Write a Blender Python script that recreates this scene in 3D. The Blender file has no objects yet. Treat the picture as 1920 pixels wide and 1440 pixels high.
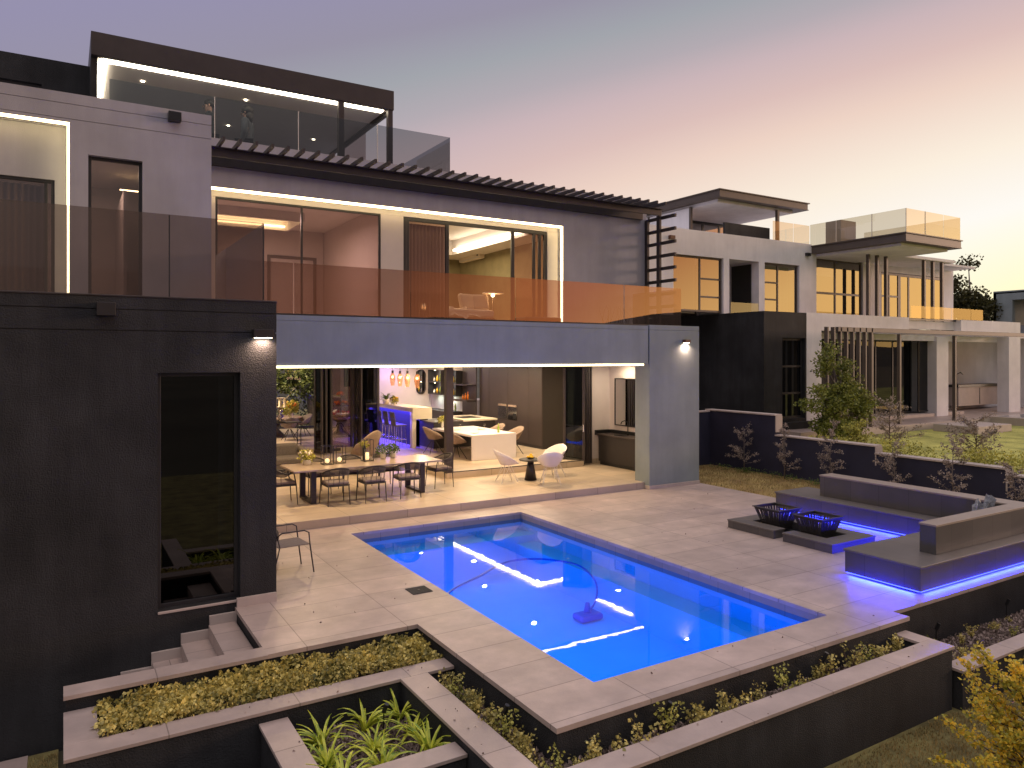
import bpy, math, random
from mathutils import Vector, Matrix, noise
R = math.radians
S = bpy.context.scene
C = S.collection
# ------------------------------------------------------------ camera
cam = bpy.data.cameras.new('camera'); camo = bpy.data.objects.new('camera', cam); C.objects.link(camo)
S.camera = camo
camo.location = (0, 0, 3.3)
camo.rotation_euler = (R(90), 0, R(-(90-58.69)))
cam.sensor_width = 36; cam.lens = 36*1383/1920; cam.shift_y = -(720-671)/1920
cam.clip_end = 3000; cam.clip_start = .05
# ------------------------------------------------------------ world: dusk sky
W = bpy.data.worlds.new('World'); S.world = W; W.use_nodes = True
nt = W.node_tree; N = nt.nodes; L = nt.links; N.clear()
def nd(t, **k):
    n = N.new(t)
    for a, v in k.items(): setattr(n, a, v)
    return n
def mth(op, a, b=None):
    n = nd('ShaderNodeMath', operation=op)
    for i, v in enumerate((a, b)):
        if v is None: continue
        if isinstance(v, (int, float)): n.inputs[i].default_value = v
        else: L.new(v, n.inputs[i])
    return n.outputs[0]
def sr(r, g, b, k=1):
    return tuple(((c/255)/12.92 if c/255 <= .04045 else ((c/255+.055)/1.055)**2.4)*k for c in (r, g, b)) + (1,)
def ramp(fac, stops):
    n = nd('ShaderNodeValToRGB'); cr = n.color_ramp
    while len(cr.elements) > 1: cr.elements.remove(cr.elements[-1])
    cr.elements[0].position = stops[0][0]; cr.elements[0].color = stops[0][1]
    for p, c in stops[1:]:
        e = cr.elements.new(p); e.color = c
    L.new(fac, n.inputs[0]); return n.outputs[0]
tc = nd('ShaderNodeTexCoord'); sx = nd('ShaderNodeSeparateXYZ'); L.new(tc.outputs['Generated'], sx.inputs[0])
az = mth('ARCTAN2', sx.outputs[1], sx.outputs[0]); el = mth('ARCSINE', sx.outputs[2])
ela = mth('ABSOLUTE', el)
d = mth('SQRT', mth('ADD', mth('POWER', mth('ABSOLUTE', mth('DIVIDE', az, 1.2217)), 2.0), mth('POWER', mth('DIVIDE', ela, .33), 2.0)))
d3 = mth('DIVIDE', d, 3.0)
E1 = ramp(d3, [(0, sr(255, 205, 110, 3.0)), (.10, sr(255, 230, 160, 1.4)), (.15, sr(255, 247, 212, 1.05)), (.205, sr(255, 251, 244)), (.266, sr(252, 239, 222)), (.335, sr(238, 211, 197)),
     (.375, sr(220, 191, 186)), (.415, sr(203, 181, 185)), (.445, sr(180, 171, 178)), (.482, sr(162, 165, 172)), (.525, sr(152, 147, 165)), (.58, sr(150, 145, 174)), (.8, sr(158, 154, 166)), (1, sr(166, 160, 166))])
E2 = ramp(d3, [(0, sr(255, 195, 105, 4.0)), (.2, sr(255, 203, 128, 2.8)), (.27, sr(240, 152, 98, 1.7)), (.34, sr(185, 125, 100, .9)), (.41, sr(128, 112, 114, .65)), (.52, sr(150, 145, 145, .9)),
     (.66, sr(166, 158, 161, 1.03)), (.8, sr(174, 166, 168)), (1, sr(174, 166, 168))])
mr = nd('ShaderNodeMapRange', interpolation_type='SMOOTHSTEP'); L.new(az, mr.inputs[0])
mr.inputs[1].default_value = -.25; mr.inputs[2].default_value = .3
mx = nd('ShaderNodeMix', data_type='RGBA'); L.new(mr.outputs[0], mx.inputs[0]); L.new(E2, mx.inputs[6]); L.new(E1, mx.inputs[7])
m2 = nd('ShaderNodeMapRange', interpolation_type='SMOOTHSTEP'); L.new(el, m2.inputs[0]); m2.inputs[1].default_value = .5; m2.inputs[2].default_value = .95; m2.inputs[3].default_value = 1.0; m2.inputs[4].default_value = 2.75
bg = nd('ShaderNodeBackground'); L.new(mx.outputs[2], bg.inputs[0]); L.new(m2.outputs[0], bg.inputs[1])
wo = nd('ShaderNodeOutputWorld'); L.new(bg.outputs[0], wo.inputs[0])
# afterglow of the set sun: one weak, wide, warm lamp low in the east of the frame
sun = bpy.data.lights.new('sun', 'SUN'); sun.energy = 1.0; sun.angle = R(10); sun.color = (1, .70, .56)
suno = bpy.data.objects.new('sun', sun); C.objects.link(suno)
sd = Vector((math.cos(R(-22))*math.cos(R(7)), math.sin(R(-22))*math.cos(R(7)), math.sin(R(7))))
suno.rotation_euler = sd.to_track_quat('Z', 'Y').to_euler()
S.view_settings.view_transform = 'Standard'; S.view_settings.look = 'None'; S.view_settings.gamma = 1
S.view_settings.exposure = 0.0
S.render.engine = 'CYCLES'
cy = S.cycles; cy.max_bounces = 8; cy.diffuse_bounces = 3; cy.glossy_bounces = 4; cy.transmission_bounces = 6; cy.transparent_max_bounces = 24
cy.caustics_reflective = False; cy.caustics_refractive = False; cy.sample_clamp_indirect = 4; cy.use_denoising = True
# ------------------------------------------------------------ materials
def mat(name, col, rough=.7, metal=0, var=.12, scale=3, bump=0, bscale=60, coord='pos', spec=.5, bdist=.01, col2=None, detail=4, coat=0, stretch=None):
    m = bpy.data.materials.new(name); m.use_nodes = True
    t = m.node_tree; n = t.nodes; l = t.links; p = n['Principled BSDF']
    p.inputs['Roughness'].default_value = rough; p.inputs['Metallic'].default_value = metal
    p.inputs['Specular IOR Level'].default_value = spec; p.inputs['Coat Weight'].default_value = coat
    if coord == 'pos': g = n.new('ShaderNodeNewGeometry').outputs['Position']
    else: g = n.new('ShaderNodeTexCoord').outputs['Object']
    if stretch:
        mp = n.new('ShaderNodeMapping'); mp.inputs['Scale'].default_value = stretch; l.new(g, mp.inputs[0]); g = mp.outputs[0]
    nz = n.new('ShaderNodeTexNoise'); nz.inputs['Scale'].default_value = scale; nz.inputs['Detail'].default_value = detail; nz.inputs['Roughness'].default_value = .6
    l.new(g, nz.inputs['Vector'])
    c1 = tuple(c*(1-var) for c in col); c2 = tuple(min(1, c*(1+var)) for c in (col2 or col))
    cr = n.new('ShaderNodeValToRGB'); cr.color_ramp.elements[0].position = .3; cr.color_ramp.elements[1].position = .7
    cr.color_ramp.elements[0].color = c1+(1,); cr.color_ramp.elements[1].color = c2+(1,)
    l.new(nz.outputs[0], cr.inputs[0]); l.new(cr.outputs[0], p.inputs['Base Color'])
    if bump:
        b = n.new('ShaderNodeTexNoise'); b.inputs['Scale'].default_value = bscale; b.inputs['Detail'].default_value = 3
        l.new(g, b.inputs['Vector'])
        bn = n.new('ShaderNodeBump'); bn.inputs['Strength'].default_value = bump; bn.inputs['Distance'].default_value = bdist
        l.new(b.outputs[0], bn.inputs['Height']); l.new(bn.outputs[0], p.inputs['Normal'])
    return m
def leafmat(name, c1, c2, rough=.5, trans=.25, c3=None):
    m = bpy.data.materials.new(name); m.use_nodes = True
    t = m.node_tree; n = t.nodes; l = t.links; p = n['Principled BSDF']; p.inputs['Roughness'].default_value = rough
    g = n.new('ShaderNodeNewGeometry')
    nz = n.new('ShaderNodeTexNoise'); nz.inputs['Scale'].default_value = 2.5; nz.inputs['Detail'].default_value = 5
    l.new(g.outputs['Position'], nz.inputs['Vector'])
    ad = n.new('ShaderNodeMath'); ad.operation = 'MULTIPLY_ADD'; ad.inputs[1].default_value = .55; l.new(g.outputs['Random Per Island'], ad.inputs[0]); l.new(nz.outputs[0], ad.inputs[2])
    cr = n.new('ShaderNodeValToRGB'); e = cr.color_ramp.elements; e[0].position = .4; e[1].position = 1.05 if not c3 else .8; e[0].color = c1+(1,); e[1].color = c2+(1,)
    if c3: x = cr.color_ramp.elements.new(1.0); x.color = c3+(1,)
    l.new(ad.outputs[0], cr.inputs[0]); l.new(cr.outputs[0], p.inputs['Base Color'])
    tr = n.new('ShaderNodeBsdfTranslucent'); l.new(cr.outputs[0], tr.inputs[0])
    ms = n.new('ShaderNodeMixShader'); ms.inputs[0].default_value = trans
    l.new(p.outputs[0], ms.inputs[1]); l.new(tr.outputs[0], ms.inputs[2]); l.new(ms.outputs[0], n['Material Output'].inputs[0])
    return m
def emit(name, col, st):
    m = bpy.data.materials.new(name); m.use_nodes = True; n = m.node_tree.nodes
    p = n['Principled BSDF']; p.inputs['Base Color'].default_value = col+(1,); p.inputs['Emission Color'].default_value = col+(1,); p.inputs['Emission Strength'].default_value = st
    return m
def glass(name, tint=(.9, .93, .92), refl=(1, 1, 1), k=1.6, base=.02, rough=0.0, fog=0, fogc=(.1, .1, .1)):
    m = bpy.data.materials.new(name); m.use_nodes = True; n = m.node_tree.nodes; l = m.node_tree.links; n.remove(n['Principled BSDF'])
    tr = n.new('ShaderNodeBsdfTransparent'); tr.inputs[0].default_value = tint+(1,)
    gl = n.new('ShaderNodeBsdfGlossy'); gl.inputs[0].default_value = refl+(1,); gl.inputs['Roughness'].default_value = rough
    lw = n.new('ShaderNodeFresnel'); lw.inputs[0].default_value = 1.5
    ge = n.new('ShaderNodeNewGeometry'); sxx = n.new('ShaderNodeVectorMath'); sxx.operation = 'DOT_PRODUCT'
    l.new(ge.outputs['Normal'], sxx.inputs[0]); l.new(ge.outputs['Incoming'], sxx.inputs[1])
    ab = n.new('ShaderNodeMath'); ab.operation = 'ABSOLUTE'; l.new(sxx.outputs['Value'], ab.inputs[0])
    # Schlick on |cos| so both faces of a thin pane behave alike
    on = n.new('ShaderNodeMath'); on.operation = 'SUBTRACT'; on.inputs[0].default_value = 1; l.new(ab.outputs[0], on.inputs[1])
    pw = n.new('ShaderNodeMath'); pw.operation = 'POWER'; l.new(on.outputs[0], pw.inputs[0]); pw.inputs[1].default_value = 5
    ma = n.new('ShaderNodeMath'); ma.operation = 'MULTIPLY_ADD'; l.new(pw.outputs[0], ma.inputs[0]); ma.inputs[1].default_value = .95; ma.inputs[2].default_value = .04*k+base; ma.use_clamp = True
    ms = n.new('ShaderNodeMixShader'); l.new(ma.outputs[0], ms.inputs[0]); l.new(tr.outputs[0], ms.inputs[1]); l.new(gl.outputs[0], ms.inputs[2])
    out = ms
    if fog:
        df = n.new('ShaderNodeBsdfDiffuse'); df.inputs[0].default_value = fogc+(1,)
        m2 = n.new('ShaderNodeMixShader'); m2.inputs[0].default_value = fog; l.new(ms.outputs[0], m2.inputs[1]); l.new(df.outputs[0], m2.inputs[2]); out = m2
    n.remove(lw)
    l.new(out.outputs[0], n['Material Output'].inputs[0])
    return m
def tiles(name, col, w=1.2, h=.6, rough=.42, var=.1, ox=0, oy=0, vertical=False, joint=.012, jcol=.5, spec=.4):
    m = mat(name, col, rough, var=var, scale=.9, bump=.12, bscale=45, spec=spec, detail=6)
    t = m.node_tree; n = t.nodes; l = t.links; p = n['Principled BSDF']
    g = [x for x in n if x.type == 'NEW_GEOMETRY'][0]
    mp = n.new('ShaderNodeMapping'); mp.inputs['Location'].default_value = (ox, oy, 0)
    if vertical:
        sp = n.new('ShaderNodeSeparateXYZ'); l.new(g.outputs['Position'], sp.inputs[0])
        ad = n.new('ShaderNodeMath'); ad.operation = 'ADD'; l.new(sp.outputs[0], ad.inputs[0]); l.new(sp.outputs[1], ad.inputs[1])
        cb = n.new('ShaderNodeCombineXYZ'); l.new(ad.outputs[0], cb.inputs[0]); cb.inputs[1].default_value = .3; l.new(cb.outputs[0], mp.inputs[0])
    else: l.new(g.outputs['Position'], mp.inputs[0])
    br = n.new('ShaderNodeTexBrick'); br.offset = 0; br.inputs['Scale'].default_value = 1; br.inputs['Brick Width'].default_value = w; br.inputs['Row Height'].default_value = h
    br.inputs['Mortar Size'].default_value = joint/2; br.inputs['Mortar Smooth'].default_value = .1; br.inputs['Bias'].default_value = 0
    br.inputs['Color1'].default_value = (.88, .88, .885, 1); br.inputs['Color2'].default_value = (1.08, 1.06, 1.04, 1); br.inputs['Mortar'].default_value = (jcol, jcol, jcol, 1)
    l.new(mp.outputs[0], br.inputs[0])
    mm = n.new('ShaderNodeMix'); mm.data_type = 'RGBA'; mm.blend_type = 'MULTIPLY'; mm.inputs[0].default_value = 1
    src = p.inputs['Base Color'].links[0].from_socket
    # streaky veins of the porcelain
    st = n.new('ShaderNodeTexNoise'); st.inputs['Scale'].default_value = 1; st.inputs['Detail'].default_value = 5; st.inputs['Distortion'].default_value = 1.2
    m2 = n.new('ShaderNodeMapping'); m2.inputs['Scale'].default_value = (1.1, 2.4, 2); l.new(g.outputs['Position'], m2.inputs[0]); l.new(m2.outputs[0], st.inputs['Vector'])
    cr = n.new('ShaderNodeValToRGB'); cr.color_ramp.elements[0].position = .35; cr.color_ramp.elements[1].position = .7
    cr.color_ramp.elements[0].color = (.94, .94, .945, 1); cr.color_ramp.elements[1].color = (1.04, 1.03, 1.02, 1); l.new(st.outputs[0], cr.inputs[0])
    m3 = n.new('ShaderNodeMix'); m3.data_type = 'RGBA'; m3.blend_type = 'MULTIPLY'; m3.inputs[0].default_value = 1
    l.new(src, mm.inputs[6]); l.new(br.outputs[0], mm.inputs[7]); l.new(mm.outputs[2], m3.inputs[6]); l.new(cr.outputs[0], m3.inputs[7]); l.new(m3.outputs[2], p.inputs['Base Color'])
    return m
M = {}
M['char'] = mat('charcoal_plaster', (.026, .0262, .029), .75, bump=.9, bscale=70, var=.25, scale=1.3, bdist=.012, spec=.35)
def weather(m, amt=.25, sc=.35):
    t = m.node_tree; n = t.nodes; l = t.links; p = n['Principled BSDF']; g = [x for x in n if x.type == 'NEW_GEOMETRY'][0]
    mp = n.new('ShaderNodeMapping'); mp.inputs['Scale'].default_value = (3, 3, .35); l.new(g.outputs['Position'], mp.inputs[0])
    nz = n.new('ShaderNodeTexNoise'); nz.inputs['Scale'].default_value = 1; nz.inputs['Detail'].default_value = 7; nz.inputs['Roughness'].default_value = .7; l.new(mp.outputs[0], nz.inputs['Vector'])
    n2 = n.new('ShaderNodeTexNoise'); n2.inputs['Scale'].default_value = sc*3; n2.inputs['Detail'].default_value = 8; l.new(g.outputs['Position'], n2.inputs['Vector'])
    mu = n.new('ShaderNodeMath'); mu.operation = 'MULTIPLY'; l.new(nz.outputs[0], mu.inputs[0]); l.new(n2.outputs[0], mu.inputs[1])
    cr = n.new('ShaderNodeValToRGB'); e = cr.color_ramp.elements; e[0].position = .12; e[1].position = .42; e[0].color = (1-amt,)*3+(1,); e[1].color = (1+amt,)*3+(1,); l.new(mu.outputs[0], cr.inputs[0])
    mm = n.new('ShaderNodeMix'); mm.data_type = 'RGBA'; mm.blend_type = 'MULTIPLY'; mm.inputs[0].default_value = 1
    src = p.inputs['Base Color'].links[0].from_socket; l.new(src, mm.inputs[6]); l.new(cr.outputs[0], mm.inputs[7]); l.new(mm.outputs[2], p.inputs['Base Color']); return m
weather(M['char'], .45)
M['grey'] = mat('grey_plaster', (.235, .275, .29), .85, bump=.35, bscale=70, var=.08, scale=1.1, bdist=.006)
M['mauve'] = mat('pale_plaster', (.37, .36, .40), .85, bump=.35, bscale=70, var=.07, scale=1.0, bdist=.006)
weather(M['grey'], .10); weather(M['mauve'], .10)
M['white'] = mat('white_plaster', (.83, .80, .82), .85, bump=.3, bscale=70, var=.06, scale=1.2, bdist=.006)
M['inwall'] = mat('interior_wall', (.62, .55, .52), .85, var=.03)
M['inceil'] = mat('interior_ceiling', (.75, .70, .66), .9, var=.02)
M['olive'] = mat('olive_wall', (.24, .21, .12), .85, var=.15, scale=2.5)
M['metal'] = mat('dark_metal', (.035, .03, .03), .45, var=.15, metal=.2)
M['brown'] = mat('bronze_metal', (.048, .038, .038), .5, var=.15, metal=.2)
M['frame'] = mat('window_frame', (.028, .027, .03), .4, var=.1)
M['nframe'] = mat('brown_frame', (.11, .085, .07), .5, var=.1)
M['pave'] = tiles('paving', (.44, .355, .325), 1.24, .62, ox=.1, oy=.08)
M['paveT'] = tiles('terrace_paving', (.50, .41, .31), 1.24, .62, ox=.1, oy=.08)
M['cop'] = tiles('coping', (.46, .37, .335), 1.2, 9, ox=.37, oy=4.6)
M['copY'] = tiles('coping_along', (.46, .37, .335), 9, 1.2, ox=4.6, oy=.37)
M['skirt'] = mat('stone_skirting', (.46, .385, .35), .6, var=.08)
weather(M['pave'], .14, .5); weather(M['cop'], .12, .8); weather(M['copY'], .12, .8); weather(M['white'], .08)
M['bench'] = tiles('bench_tile', (.14, .125, .12), .6, 9, rough=.4, vertical=False, joint=.008, jcol=.55, ox=.2, oy=4)
M['cap'] = mat('bench_cap', (.28, .225, .19), .5, var=.08)
M['benchv'] = tiles('bench_tile_side', (.085, .080, .083), .6, 2, rough=.4, vertical=True, joint=.008, jcol=.5)
M['retain'] = mat('retaining_wall_blue_spill', (.020, .020, .046), .8, bump=.5, bscale=60, var=.2, scale=1.5)  # blue light spilled on the wall is put into this base colour
M['soil'] = mat('mulch_soil', (.10, .07, .055), .95, bump=1, bscale=35, var=.5, scale=18, bdist=.03)
M['chip'] = leafmat('mulch_chips', (.09, .06, .05), (.42, .32, .28), .9, 0)
M['lawn'] = mat('lawn', (.16, .13, .05), .95, bump=.8, bscale=120, var=.35, scale=2.2, col2=(.25, .22, .08), bdist=.02)
M['drylawn'] = mat('dry_lawn', (.32, .19, .08), .95, bump=.8, bscale=120, var=.3, scale=1.4, col2=(.36, .28, .10), bdist=.02)
M['nlawn'] = mat('neighbour_lawn', (.28, .31, .07), .95, bump=.8, bscale=120, var=.3, scale=1.0, col2=(.50, .48, .13), bdist=.02)
M['grass'] = leafmat('grass_blades', (.16, .13, .05), (.45, .33, .13), .6, .3)
M['ground'] = mat('far_ground', (.06, .055, .035), .95, var=.4, scale=.05)
M['hill'] = mat('hill_scrub', (.03, .03, .028), .95, var=.4, scale=.02)
M['led'] = emit('led_warm', (1, .80, .42), 8.5)
M['ledw'] = emit('led_white', (1, .88, .68), 10)
M['ledb'] = emit('led_blue', (.06, .09, 1), 5)
M['lampw'] = emit('lamp_glow', (1, .85, .6), 22)
M['gclear'] = glass('clear_glass', (.92, .93, .92), k=1.3)
M['gclear2'] = glass('garden_glass', (.85, .86, .85), k=.3, base=0)
M['gwin'] = glass('window_glass', (.60, .50, .48), k=2.2, base=.05)
M['gbronze'] = glass('bronze_glass', (.40, .36, .35), refl=(1, .78, .62), k=2.0, base=.10)
M['gsmoke'] = glass('smoked_glass', (.42, .44, .45), refl=(.8, .85, .9), k=2.0, base=.06)
M['gdark'] = glass('dark_glass', (.13, .15, .16), k=1.0, base=.015)
M['gnb'] = glass('reflecting_glass', (.16, .15, .14), refl=(.9, .86, .80), k=3, base=.13)
M['gnbr'] = glass('neighbour_balustrade_glass', (.72, .66, .54), refl=(1, .9, .78), k=2, base=.06)
M['curtain'] = mat('curtain', (.42, .38, .38), .95, var=.1, scale=4, stretch=(9, 9, .2))
M['ncurtain'] = mat('blind_fabric', (.5, .45, .4), .95, var=.1, scale=4, stretch=(9, 9, .2))
M['black'] = mat('black_lacquer', (.012, .012, .013), .35, var=.1)
M['cab'] = mat('brown_cabinet', (.052, .039, .037), .38, var=.08)
M['cabd'] = mat('dark_cabinet', (.026, .022, .023), .45, var=.08)
M['stone'] = mat('pale_stone_top', (.72, .64, .5), .3, var=.05)
M['wood'] = mat('brown_wood', (.22, .10, .045), .5, var=.25, scale=5, stretch=(1, 8, 8))
M['mir'] = mat('mirror_silver', (.75, .75, .72), .04, metal=1, var=.01)
M['silver'] = mat('silver', (.7, .69, .66), .15, metal=1, var=.03)
M['fab'] = mat('grey_fabric', (.12, .105, .10), .95, var=.15, scale=30, bump=.3, bscale=300)
M['cush'] = mat('cushion_fabric', (.22, .18, .17), .95, var=.12, scale=20, coord='obj', bump=.2, bscale=300)
M['rope'] = mat('rope_weave', (.09, .08, .078), .9, var=.2, scale=40, coord='obj')
M['cmetal'] = mat('chair_metal', (.045, .04, .042), .5, metal=.3, var=.1)
M['tabletop'] = mat('ceramic_table_top', (.40, .32, .25), .22, var=.08, scale=5)
M['taupe'] = mat('taupe_upholstery', (.30, .22, .17), .9, var=.12, scale=12, coord='obj')
M['wshell'] = mat('white_shell', (.78, .74, .76), .35, var=.02)
M['gwire'] = mat('white_wire', (.7, .66, .62), .4, var=.02)
M['lemon'] = mat('lemon_skin', (.8, .5, .03), .45, var=.1)
M['orange'] = mat('orange_fruit', (.85, .25, .03), .5, var=.2, scale=8)
M['redf'] = mat('red_fruit', (.7, .09, .05), .45, var=.2)
M['leaf'] = leafmat('green_leaves', (.03, .07, .012), (.16, .24, .05))
M['leafy'] = leafmat('yellow_green_leaves', (.10, .12, .025), (.60, .56, .12), .55, .25)
M['hedge'] = leafmat('bronze_green_leaves', (.06, .07, .02), (.78, .64, .19), .45, .2)
M['agave'] = leafmat('strap_leaves', (.13, .26, .02), (.80, .80, .10), .35, .2)
M['gold'] = leafmat('golden_leaves', (.17, .20, .03), (.68, .56, .07), .5, .35, (.95, .62, .05))
M['mauvel'] = leafmat('olive_grey_leaves', (.13, .105, .09), (.46, .37, .31), .7, .2)
M['dleaf'] = leafmat('dark_tree_leaves', (.02, .025, .01), (.09, .08, .02), .5, .45)
M['garden'] = leafmat('garden_leaves', (.015, .025, .006), (.07, .08, .02), .5, .2)
M['ntree'] = leafmat('conifer_green', (.035, .06, .012), (.32, .34, .07), .5, .25)
M['bark'] = mat('bark', (.17, .14, .13), .9, var=.3, scale=20, bump=.6, bscale=50)
M['twig'] = mat('twig_bark', (.10, .06, .045), .9, var=.3)
M['pot'] = mat('pale_pot', (.7, .66, .6), .5, var=.05, coord='obj')
M['wax'] = emit('candle_wax', (1, .75, .4), 1.2)
M['bottle'] = mat('green_bottle', (.25, .35, .05), .1, var=.1)
M['poolt'] = mat('pool_plaster', (.78, .80, .82), .6, var=.04, scale=2)
M['poolband'] = tiles('pool_waterline_tile', (.30, .26, .24), .6, 3, vertical=True, joint=.008)
M['hose'] = mat('blue_hose', (.05, .14, .45), .4, var=.05)
M['cover'] = mat('grey_tarpaulin', (.13, .12, .13), .3, var=.25, scale=6, bump=.8, bscale=12, bdist=.04)
M['rock'] = mat('grey_rock', (.25, .26, .28), .5, var=.5, scale=9, bump=1, bscale=14, bdist=.04)
M['pebble'] = leafmat('pebbles', (.03, .03, .032), (.3, .28, .26), .6, 0)
M['skin'] = mat('skin', (.42, .25, .19), .55, var=.04, coord='obj')
M['hairm'] = mat('dark_hair', (.02, .015, .013), .6, var=.3, scale=60, coord='obj')
M['jack'] = mat('dark_jacket', (.03, .035, .04), .85, var=.2, coord='obj')
M['coat'] = mat('grey_coat', (.10, .11, .125), .9, var=.2, coord='obj')
M['trou'] = mat('dark_trousers', (.03, .03, .035), .9, var=.1, coord='obj')
M['linen'] = mat('white_linen', (.8, .72, .6), .85, var=.04)
M['peg'] = mat('copper_housing', (.12, .05, .03), .45, var=.1)
M['amber'] = glass('amber_glass', (1, .78, .6), refl=(1, .9, .8), k=1.5, base=.02, fog=.3, fogc=(.9, .55, .35))
# water: fresnel mirror over tinted see-through, faint ripples
def water(name, tint):
    m = glass(name, tint, k=.6, base=.01); n = m.node_tree.nodes; l = m.node_tree.links
    g = n.new('ShaderNodeNewGeometry'); nz = n.new('ShaderNodeTexNoise'); nz.inputs['Scale'].default_value = 2.6; nz.inputs['Detail'].default_value = 2
    l.new(g.outputs['Position'], nz.inputs['Vector'])
    b = n.new('ShaderNodeBump'); b.inputs['Strength'].default_value = .03; b.inputs['Distance'].default_value = .02; l.new(nz.outputs[0], b.inputs['Height'])
    gl = [x for x in n if x.type == 'BSDF_GLOSSY'][0]; l.new(b.outputs[0], gl.inputs['Normal'])
    return m
M['water'] = water('pool_water_surface', (.08, .50, 1))
# ------------------------------------------------------------ mesh helper
class MB:
    def __init__(s): s.v = []; s.f = []
    def box(s, x0, x1, y0, y1, z0, z1):
        b = len(s.v); s.v += [(x, y, z) for z in (z0, z1) for y in (y0, y1) for x in (x0, x1)]
        s.f += [tuple(b+i for i in q) for q in ((0, 2, 3, 1), (4, 5, 7, 6), (0, 1, 5, 4), (2, 6, 7, 3), (0, 4, 6, 2), (1, 3, 7, 5))]; return s
    def obox(s, c, sx, sy, sz, rz=0, rx=0, ry=0):
        b = len(s.v); m = Matrix.Translation(c) @ Matrix.Rotation(rz, 4, 'Z') @ Matrix.Rotation(ry, 4, 'Y') @ Matrix.Rotation(rx, 4, 'X')
        s.v += [tuple(m @ Vector((x*sx/2, y*sy/2, z*sz/2))) for z in (-1, 1) for y in (-1, 1) for x in (-1, 1)]
        s.f += [tuple(b+i for i in q) for q in ((0, 2, 3, 1), (4, 5, 7, 6), (0, 1, 5, 4), (2, 6, 7, 3), (0, 4, 6, 2), (1, 3, 7, 5))]; return s
    def wall(s, axis, a0, a1, c0, c1, z0, z1, holes):
        """slab along x (axis 'x', thickness c0..c1 in y) or along y, with rectangular holes (a0,a1,z0,z1)"""
        cuts = sorted({a0, a1} | {min(max(h[i], a0), a1) for h in holes for i in (0, 1)})
        for p, q in zip(cuts, cuts[1:]):
            if q-p < 1e-5: continue
            m = (p+q)/2; hs = sorted((max(h[2], z0), min(h[3], z1)) for h in holes if h[0] <= m <= h[1]); z = z0
            for u, w in hs + [(z1, z1)]:
                if u-z > 1e-5:
                    if axis == 'x': s.box(p, q, c0, c1, z, u)
                    else: s.box(c0, c1, p, q, z, u)
                z = max(z, w)
        return s
    def tube(s, pts, r, n=8, closed=False, cap=True):
        pts = [Vector(p) for p in pts]; rs = r if isinstance(r, (list, tuple)) else [r]*len(pts)
        b = len(s.v); k = len(pts); up = None
        for i, p in enumerate(pts):
            if closed: t = pts[(i+1) % k]-pts[i-1]
            else: t = pts[min(i+1, k-1)]-pts[max(i-1, 0)]
            t.normalize()
            if up is None: up = Vector((0, 0, 1)) if abs(t.z) < .9 else Vector((1, 0, 0))
            a = t.cross(up); 
            if a.length < 1e-4: a = t.orthogonal()
            a.normalize(); c = a.cross(t)
            for j in range(n):
                an = 2*math.pi*j/n; s.v.append(tuple(p+(a*math.cos(an)+c*math.sin(an))*rs[i]))
        m = k if closed else k-1
        for i in range(m):
            for j in range(n):
                s.f.append((b+i*n+j, b+i*n+(j+1) % n, b+((i+1) % k)*n+(j+1) % n, b+((i+1) % k)*n+j))
        if cap and not closed: s.f.append(tuple(b+j for j in range(n))[::-1]); s.f.append(tuple(b+(k-1)*n+j for j in range(n)))
        return s
    def lathe(s, c, prof, n=16, cap=True):
        b = len(s.v)
        for r, z in prof:
            for j in range(n):
                an = 2*math.pi*j/n; s.v.append((c[0]+r*math.cos(an), c[1]+r*math.sin(an), c[2]+z))
        for i in range(len(prof)-1):
            for j in range(n): s.f.append((b+i*n+j, b+i*n+(j+1) % n, b+(i+1)*n+(j+1) % n, b+(i+1)*n+j))
        if cap:
            s.f.append(tuple(b+j for j in range(n))[::-1]); s.f.append(tuple(b+(len(prof)-1)*n+j for j in range(n)))
        return s
    def ball(s, c, r, n=10, sq=(1, 1, 1)):
        k = n//2; b = len(s.v)
        for i in range(k+1):
            ph = math.pi*i/k
            for j in range(n):
                an = 2*math.pi*j/n; s.v.append((c[0]+r*sq[0]*math.sin(ph)*math.cos(an), c[1]+r*sq[1]*math.sin(ph)*math.sin(an), c[2]+r*sq[2]*math.cos(ph)))
        for i in range(k):
            for j in range(n): s.f.append((b+i*n+j, b+(i+1)*n+j, b+(i+1)*n+(j+1) % n, b+i*n+(j+1) % n))
        return s
    def quad(s, *p): b = len(s.v); s.v += [tuple(q) for q in p]; s.f.append(tuple(range(b, b+len(p)))); return s
    def build(s, name, m, parent=None, smooth=False, bevel=0, local=False):
        me = bpy.data.meshes.new(name); me.from_pydata(s.v, [], s.f); me.materials.append(m); me.update()
        if smooth: me.shade_smooth()
        o = bpy.data.objects.new(name, me); C.objects.link(o)
        if parent:
            o.parent = parent
            if not local:
                p = parent; off = Vector((0, 0, 0))
                while p: off += p.location + p.matrix_parent_inverse.to_translation(); p = p.parent
                o.matrix_parent_inverse = Matrix.Translation(-off)
        if bevel:
            bv = o.modifiers.new('bevel', 'BEVEL'); bv.width = bevel; bv.segments = 2; bv.limit_method = 'ANGLE'; bv.angle_limit = R(40)
        return o
def tag(o, label=None, cat=None, group=None, kind=None):
    if label: o['label'] = label
    if cat: o['category'] = cat
    if group: o['group'] = group
    if kind: o['kind'] = kind
    return o
def empty(name, loc, label, cat, group=None, rz=0):
    o = bpy.data.objects.new(name, None); C.objects.link(o); o.location = loc; o.rotation_euler.z = rz; o.empty_display_size = .2
    return tag(o, label, cat, group)
def kids(o): return [x for x in C.objects if x.parent == o]
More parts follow.
